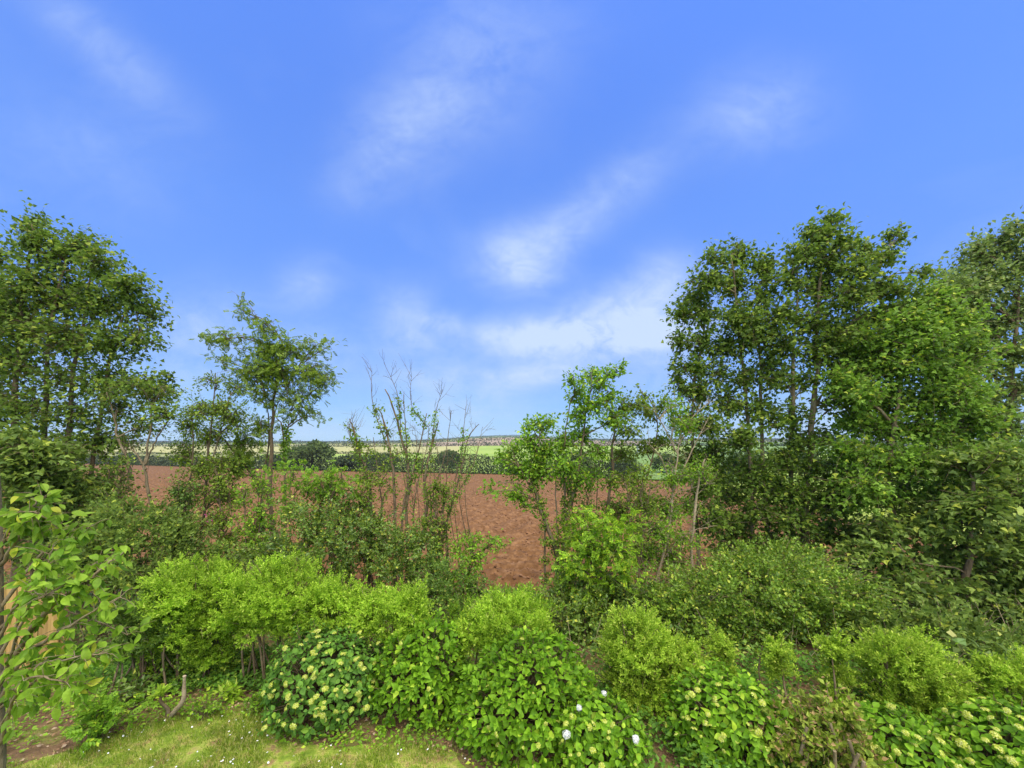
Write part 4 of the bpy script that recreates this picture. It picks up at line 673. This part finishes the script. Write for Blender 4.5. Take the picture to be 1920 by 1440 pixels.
def lowplant(name, label, cat, px, py, Y, rx, h, T, ls, m, n, seed):
    rng = RS(seed); b = P(px, py, Y); root = thing(name, label, cat, (b[0], b[1], 0)); gs, gl = G(), G()
    a = np.array([b[0], b[1], -.02]) + rng.normal(0, .05, (n, 3)) * (1, 1, 0); e = np.array([b[0], b[1], 0]) + rng.normal(0, .5, (n, 3)) * (rx, rx * .8, 0) + np.stack([0 * a[:, 0], 0 * a[:, 0], h * (.35 + .65 * rng.random(n))], -1); mm = (a + e) / 2 + (0, 0, h * .2)
    twigs(gs, a, mm, e, .005, .002); gs.build('stems', BARK, root, 'stuff')
    k = 4; t = np.linspace(.55, 1, k)[None, :, None]; q = ((1 - t) ** 2 * a[:, None] + 2 * t * (1 - t) * mm[:, None] + t * t * e[:, None]).reshape(-1, 3); ow = np.repeat(unit(e - a), k, 0) * (1, 1, .3)
    ax, nr = leafdirs(rng, len(q), ow, .1); scatter(gl, T, q, ax, nr, ls * (.7 + .6 * rng.random(len(q)))); gl.build('foliage', m, root, 'stuff')
lowplant('rose_plant', 'yellow-green low rose-like plant at the lawn corner, bottom left', 'plant', 185, 1385, 5.75, .42, .62, T_PIN, .15, ML['elder'], 50, 1)
lowplant('garden_plant', 'small dark leafy plant under the cherry branch tips', 'plant', 250, 1315, 6.5, .36, .42, T_LEAF, .08, ML['dark'], 60, 2)
lowplant('weed_plant', 'low green weeds beside the pruned stump', 'plant', 385, 1340, 6.2, .4, .28, T_LEAF, .06, ML['elder'], 50, 3)
lowplant('weed_plant', 'small green weeds against the foot of the budded hydrangea', 'plant', 480, 1330, 6.35, .25, .25, T_LEAF, .06, ML['elder'], 36, 4)
lowplant('grass_tuft', 'light green grassy tuft under the lime shrub row', 'plant', 430, 1305, 6.6, .14, .22, T_LANCE, .16, ML['pitto'], 24, 5)
lowplant('angelica_plant', 'pale big-leaved plant between the two lower right lime shrubs', 'plant', 1840, 1290, 6.6, .6, .95, T_LOBE, .24, leafmat('pale_big_leaf', (.14, .24, .05), (.30, .38, .10), (.42, .42, .12), .3, .5, .4), 22, 6)
lowplant('foxglove_plant', 'tiny pink wild flowers by the field edge, below the slender hawthorn', 'plant', 397, 1035, 11.0, .3, .9, T_LEAF, .05, ML['under'], 14, 7)
fx = [o for o in bpy.data.objects if o.name.startswith('foxglove_plant')][0]; rng = RS(71); g = G(); q = P(397, 978, 11.0) + rng.normal(0, .05, (14, 3)); scatter(g, T_LEAF, q, rdir(rng, 14), rdir(rng, 14), .06); q = P(391, 966, 11.0) + rng.normal(0, .03, (8, 3)); scatter(g, T_LEAF, q, rdir(rng, 8), rdir(rng, 8), .05); g.build('flower', ML['pink'], fx); g = G(); tube(g, spline([P(397, 1035, 11.0), P(396, 1000, 11.0), P(392, 966, 11.0)], 6), .006, 4); g.build('stalk', ML['under'], fx)
# ------------------------------------------------------------------ cherry tree close on the left
ch = thing('cherry_tree', 'cherry tree close at the left edge, big drooping leaves on bare grey twigs', 'tree', (-5.52, 4.25, 0))
rng = RS(91); gB = [([(-6, 1440), (-10, 1250), (-8, 1120), (-10, 950), (-15, 860)], .07, .045, 0), ([(-2, 1280), (60, 1180), (110, 1125), (165, 1090), (200, 1060), (238, 1030)], .03, .006, -.3), ([(0, 1180), (60, 1110), (130, 1085), (190, 1050)], .02, .005, .1), ([(-5, 1330), (40, 1240), (90, 1200), (150, 1160), (225, 1120)], .025, .005, -.4),
      ([(0, 1060), (40, 1000), (60, 955), (78, 930)], .02, .005, -.2), ([(-5, 1150), (60, 1060), (110, 1010), (175, 985)], .02, .005, .2), ([(-5, 1380), (30, 1300), (70, 1250), (130, 1235), (200, 1225)], .018, .005, -.5), ([(0, 1400), (20, 1330), (50, 1275), (110, 1275), (140, 1290)], .016, .004, -.6), ([(0, 1230), (50, 1150), (110, 1145), (170, 1160), (240, 1190)], .016, .004, -.1), ([(-5, 1300), (30, 1200), (60, 1130), (100, 1110)], .016, .004, -.5), ([(-5, 1200), (40, 1120), (80, 1080), (100, 1020)], .016, .004, -.3), ([(0, 1050), (20, 980), (60, 960), (110, 990)], .014, .004, -.3), ([(-5, 1330), (50, 1290), (100, 1240), (120, 1230)], .014, .004, -.2)]
CB = []
for i, (pts, r0, r1, dY) in enumerate(gB):
    w = [P(a, b, 4.25 + dY * min(1, k / 2)) for k, (a, b) in enumerate(pts)]
    if i == 0: w = [np.array([-5.52, 4.25, -.05])] + w
    c = spline(w, 20); g = G(); tube(g, c + rng.normal(0, .006, c.shape) * (i > 0), np.linspace(r0, r1, 20), 8 if i == 0 else 6); g.build('trunk' if i == 0 else 'branch', BARKG, ch)
    if i: CB.append(c)
pos, ax, nr, sz = [], [], [], []; gt = G(); A_, M_, E_ = [], [], []
for c in CB:
    for k in range(33):
        j = int(rng.integers(5, 20)); s = c[j]; d = unit(rng.normal(size=3) * (1, .8, .6) + (.5, 0, .1)); e = s + d * rng.uniform(.08, .28); A_.append(s); M_.append((s + e) / 2 + (0, 0, .02)); E_.append(e)
        for q in range(int(rng.integers(2, 5))):
            t = rng.random() * .6 + .4; pos.append(s + (e - s) * t); v = unit(d * .6 + rng.normal(size=3) * .6 + (0, 0, -.75)); ax.append(v); nr.append(rng.normal(size=3) * .75 + np.array([.1, -.4, .8])); sz.append(.08 + .05 * rng.random())
twigs(gt, np.array(A_), np.array(M_), np.array(E_), .004, .002); gt.build('twigs', BARKG, ch, 'stuff')
pos, ax, nr, sz = map(np.array, (pos, ax, nr, sz)); order = np.argsort(-(pos[:, 0] + .02 * rng.normal(size=len(pos))) )
CHV = [blade([(0, 0), (.04, .02), (.12, .13), (.28, .24), (.48, .27), (.68, .225), (.86, .10), (1, 0)], .2 + .12 * i, .1 + .1 * i, .006 * (i % 2)) for i in range(5)]
mv = meshvar('leaf', CHV, ML['cherry'])
for q in order[:298]: place('leaf', ch, mv[int(rng.integers(5))], pos[q], ax[q], nr[q], sz[q])
g = G(); rest = order[298:]
for w in range(5): i_ = rest[w::5]; scatter(g, CHV[w], pos[i_], ax[i_], nr[i_], sz[i_])
g.build('foliage', ML['cherry'], ch, 'stuff')
# ------------------------------------------------------------------ undergrowth, leaf litter, grass, daisies
def hmax(px): return np.interp(px, [0, 300, 520, 780, 850, 1010, 1080, 1300, 1920], [.8, .8, .7, .6, .25, .25, .6, .7, .8])
rng = RS(101); n = 34000; y = 7.3 + 6.6 * rng.random(n) ** .9; px = -150 + 2250 * rng.random(n); x = (px - PX0) * y / K
pat = fbm(x * 1.1 + 30, y * 1.1, 4); h = hmax(px) * np.clip((pat - .25) * 2.2, .1, 1.3) * np.interp(y, [7.3, 8.5, 13, 14], [.45, 1, 1, .4]); h = h * 1.35; q = np.stack([x, y, zt(x, y) + h * rng.random(n) ** .6], -1)
g = G(); scatter(g, T_LEAF, q, rdir(rng, n) * (1, 1, .5) + (0, 0, .1), rdir(rng, n) * .6 + (0, -.3, 1), .05 + .07 * rng.random(n)); g.build('undergrowth', ML['under'], None, 'stuff')
n = 22000; y = 4.5 + 3.3 * rng.random(n); x = 1.2 + 8.5 * rng.random(n); pat = fbm(x * 1.6 + 3, y * 1.6, 4); ok = (y > lawn_edge(x) + .1) & (rng.random(n) < np.clip((pat - .3) * 5, .1, 1)); x, y, pat = x[ok], y[ok], pat[ok]; n = len(x)
g = G(); scatter(g, T_LEAF, np.stack([x, y, .02 + .5 * pat * rng.random(n)], -1), rdir(rng, n) * (1, 1, .5), rdir(rng, n) * .6 + (0, -.3, 1), .04 + .05 * rng.random(n)); g.build('shade_undergrowth', ML['hydd'], None, 'stuff')
n = 7000; y = 6.75 + 1.0 * rng.random(n); x = -7.5 + 6.5 * rng.random(n); pat = fbm(x * 1.6 + 3, y * 1.6, 4)
g = G(); scatter(g, T_LEAF, np.stack([x, y, .02 + .45 * pat * rng.random(n)], -1), rdir(rng, n) * (1, 1, .5), rdir(rng, n) * .6 + (0, -.3, 1), .04 + .05 * rng.random(n)); g.build('shade_undergrowth', ML['hydd'], None, 'stuff')
n = 900; y = 7.6 + 6 * rng.random(n); px = -100 + 2150 * rng.random(n); x = (px - PX0) * y / K; a = np.stack([x, y, zt(x, y)], -1); e = a + rng.normal(0, .28, (n, 3)) * (1, 1, 0) + np.stack([0 * x, 0 * x, hmax(px) * (.4 + .9 * rng.random(n))], -1)
g = G(); twigs(g, a, (a + e) / 2 + rng.normal(0, .06, (n, 3)), e, .006, .003); g.build('dry_brambles', DEAD, None, 'stuff')
n = 9500; x = -8.5 + 18 * rng.random(n); y = 4.6 + 3.6 * rng.random(n); ok = y > lawn_edge(x) - .12; x, y = x[ok], y[ok]; n = len(x)
g = G(); scatter(g, T_LEAF, np.stack([x, y, zt(x, y) + .012 + .015 * rng.random(n)], -1), rdir(rng, n) * (1, 1, .15), rdir(rng, n) * .5 + (0, 0, 1), .03 + .035 * rng.random(n)); g.build('leaf_litter', ML['dry'], None, 'stuff')
n = 150000; x = -8.5 + 10.5 * rng.random(n); y = 4.3 + 2.4 * rng.random(n); pt = fbm(x * 1.6, y * 1.6 + 50, 4); ok = (y < lawn_edge(x) + .05 * rng.normal(size=n)) & (rng.random(n) < np.clip((pt - .28) * 4.5, .12, 1)); x, y, pt = x[ok], y[ok], pt[ok]; n = len(x)
T_BLD = (np.array([(0, .05, 0), (0, -.05, 0), (.55, .04, .06), (.55, -.04, .06), (1, 0, .25)]), np.array([(0, 1, 3), (0, 3, 2), (2, 3, 4)]))
g = G(); scatter(g, T_BLD, np.stack([x, y, 0 * x], -1), rng.normal(size=(n, 3)) * .45 + (0, 0, 1), rdir(rng, n) * (1, 1, .1), .03 + .045 * rng.random(n) * np.clip(pt * 2, .5, 1.3)); g.build('grass', ML['grass'], None, 'stuff')
n = 15000; x = -8.2 + 9 * rng.random(n); y = 5.0 + 3 * rng.random(n); pt = fbm(x * 1.8 + 5, y * 1.8 + 70, 4); ok = (y > lawn_edge(x) - .25 * rng.random(n)) & (pt > .42); x, y = x[ok], y[ok]; n = len(x)
g = G(); scatter(g, T_LEAF, np.stack([x, y, .02 + .10 * rng.random(n)], -1), rdir(rng, n) * (1, 1, .4), rdir(rng, n) * .5 + (0, 0, 1), .035 + .04 * rng.random(n)); g.build('ground_cover', ML['elder'], None, 'stuff')
gd = G(); an = np.linspace(0, 2 * np.pi, 11)[:-1]; pv = np.concatenate([np.stack([np.cos(an), np.sin(an), 0 * an + (np.arange(10) % 2) * .18], -1), [(0, 0, .12)]]); gd.add(pv, [(i, (i + 1) % 10, 10) for i in range(10)])
PETAL = grain('daisy_petal', [(.3, (.78, .78, .74)), (.7, (.86, .86, .84))], 5); dm = gd.mesh('daisy', PETAL)
gc = G(); gc.add(np.concatenate([np.stack([np.cos(an), np.sin(an), 0 * an], -1) * .35 + (0, 0, .14), [(0, 0, .3)]]), [(i, (i + 1) % 10, 10) for i in range(10)]); EYE = grain('daisy_eye', [(.3, (.6, .42, .03)), (.7, (.7, .5, .05))], 5); em = gc.mesh('eye', EYE)
k = 0
while k < 90:
    x, y = -7.6 + 7.2 * rng.random(), 5.0 + 1.5 * rng.random()
    if y > lawn_edge(x) - .02 or fbm(np.array([x * 2.0]), np.array([y * 2.0 + 3]))[0] < .43: continue
    o = bpy.data.objects.new('daisy', dm); COL.objects.link(o); o.location = (x, y, .045 + .02 * rng.random()); s = .007 + .0055 * rng.random(); o.scale = (s, s, s); o.rotation_euler = (rng.normal(0, .3) + .2, rng.normal(0, .3), rng.random() * 6)
    tag(o, 'small white daisy in the patchy lawn', 'daisy', 'daisies scattered over the lawn'); c = bpy.data.objects.new('eye', em); COL.objects.link(c); c.parent = o; k += 1
# ------------------------------------------------------------------ things far out
def far_tree(name, label, px, Y, top, rpx, seed, m, lift=.25, group=None):
    rng = RS(seed); x = (px - PX0) * Y / K; z0 = zg(x, Y); zt_ = CAM_H - (top - HOR) * Y / K; r = rpx * Y / K; h = zt_ - z0
    root = thing(name, label, 'tree', (x, Y, z0), group); g = G(); tube(g, [np.array([x, Y, z0 - .3]), np.array([x + .1, Y, z0 + h * .35]), np.array([x, Y, z0 + h * .7])], np.array([.05, .04, .015]) * h, 7); g.build('trunk', BARK, root)
    gl = G(); nb = 26; bc = rdir(rng, nb); bc[:, 2] = abs(bc[:, 2]) * 1.0 - .15
    cc = np.array([x, Y, z0 + h * (lift + .28)]); ce = cc + bc * np.array([r * .72, r * .72, h * (.72 - lift) * .75])
    for c in ce:
        n = 130; d = rdir(rng, n) * (rng.random(n) ** .45)[:, None] * np.array([r * .36, r * .36, h * .16]); scatter(gl, T_LEAF, c + d, rdir(rng, n), rdir(rng, n) + (0, -.4, .8), r * .13 * (.6 + .8 * rng.random(n)))
    gl.build('crown', m, root, 'stuff'); return root
far_tree('oak_tree', 'round dark oak standing in the far hedge beyond the ploughed field', 585, 132, 825, 42, 1, ML['oak'])
far_tree('oak_tree', 'low bushy tree right of the round oak, in the far hedge', 660, 128, 850, 34, 2, ML['hedge'], .1)
far_tree('oak_tree', 'low bushy tree left of the round oak, in the far hedge', 530, 140, 848, 30, 3, ML['hedge'], .1)
far_tree('willow_tree', 'rounded green bush on the bright pasture behind the far hedge', 842, 150, 840, 26, 4, ML['oak'], .05)
far_tree('willow_tree', 'rounded low bush in the far hedge, between the oak and the poles', 720, 140, 846, 30, 5, ML['oak'], .05)
far_tree('field_tree', 'tree clump on the distant hill right of centre', 948, 1000, 826, 9, 6, ML['hedge'], .0)
far_tree('field_tree', 'small tree clump on the skyline left of the round oak', 535, 900, 826, 10, 7, ML['hedge'], .0)
for i, (px, Y, top, rp) in enumerate([(1080, 90, 840, 40), (1170, 100, 850, 34), (1400, 85, 840, 44), (1500, 90, 836, 44), (1600, 85, 832, 40), (1720, 80, 830, 50), (1250, 120, 848, 30), (1850, 80, 828, 50)]):
    far_tree('hedge_tree', ['bushy hedge tree behind the leaning ash', 'bushy hedge tree behind the ivy-covered ash', 'field tree glimpsed behind the left end of the sycamore group', 'field tree glimpsed between the two grey sycamore trunks', 'field tree glimpsed right of the grey sycamore trunks', 'field tree glimpsed through the broad bright sycamore', 'hedge tree beside the small white farmhouse', 'field tree glimpsed at the far right edge'][i], px, Y, top, rp, 20 + i, ML['oak'], .05, 'trees around the far fields')
# the small white farmhouse and its shed, mostly hidden by leaves
WHITE = grain('white_render', [(.3, (.70, .69, .66)), (.7, (.80, .79, .77))], 2); SLATE = grain('slate', [(.3, (.14, .14, .15)), (.7, (.22, .22, .23))], 3); GLASS = grain('dark_glass', [(.3, (.03, .035, .04)), (.7, (.05, .055, .06))], 2, 3, .15)
def house(label, px, Y, w, d, eave, ridge, z0=None):
    x = (px - PX0) * Y / K; z = zg(x, Y) if z0 is None else z0; root = thing('farmhouse', label, 'house', (x, Y, z)); g = G(); box(g, (x, Y, z + eave / 2 - .3), (w, d, eave + .6)); g.build('wall', WHITE, root)
    g = G(); a, b = w / 2 + .25, d / 2 + .35; g.add(np.array([(-a, -b, eave), (a, -b, eave), (a, b, eave), (-a, b, eave), (-a, 0, ridge), (a, 0, ridge)]) + (x, Y, z), [(0, 1, 5), (0, 5, 4), (2, 3, 4), (2, 4, 5), (0, 4, 3), (1, 2, 5), (0, 3, 2), (0, 2, 1)]); rf = g.build('roof', SLATE, root)
    g = G(); box(g, (x + w * .4, Y, z + ridge + .3), (.8, .8, 1.4)); g.build('chimney', WHITE, rf)
    for i in (-1, 0, 1):
        for zz_ in ((1.3, eave - 1.0) if eave > 4 else (1.3,)):
            g = G(); box(g, (x + i * w * .3, Y - d / 2, z + zz_), (.9, .08, 1.1)); g.build('window', GLASS, root)
house('small white farmhouse with slate roof glimpsed behind the ivy-covered ash', 1206, 330, 9, 6, 4.4, 6.6)

# ------------------------------------------------------------------ thin summer haze over the whole valley
g = G(); box(g, (0, 1150, 30), (9000, 2700, 110)); hz = mat('haze_air')
pv = hz[1].nodes.new('ShaderNodeVolumePrincipled'); pv.inputs['Color'].default_value = (.86, .92, 1, 1); pv.inputs['Density'].default_value = .00015; pv.inputs['Anisotropy'].default_value = .2
hz[1].links.new(pv.outputs[0], hz[2].inputs['Volume'])
g.build('haze', hz[0], None, 'stuff')
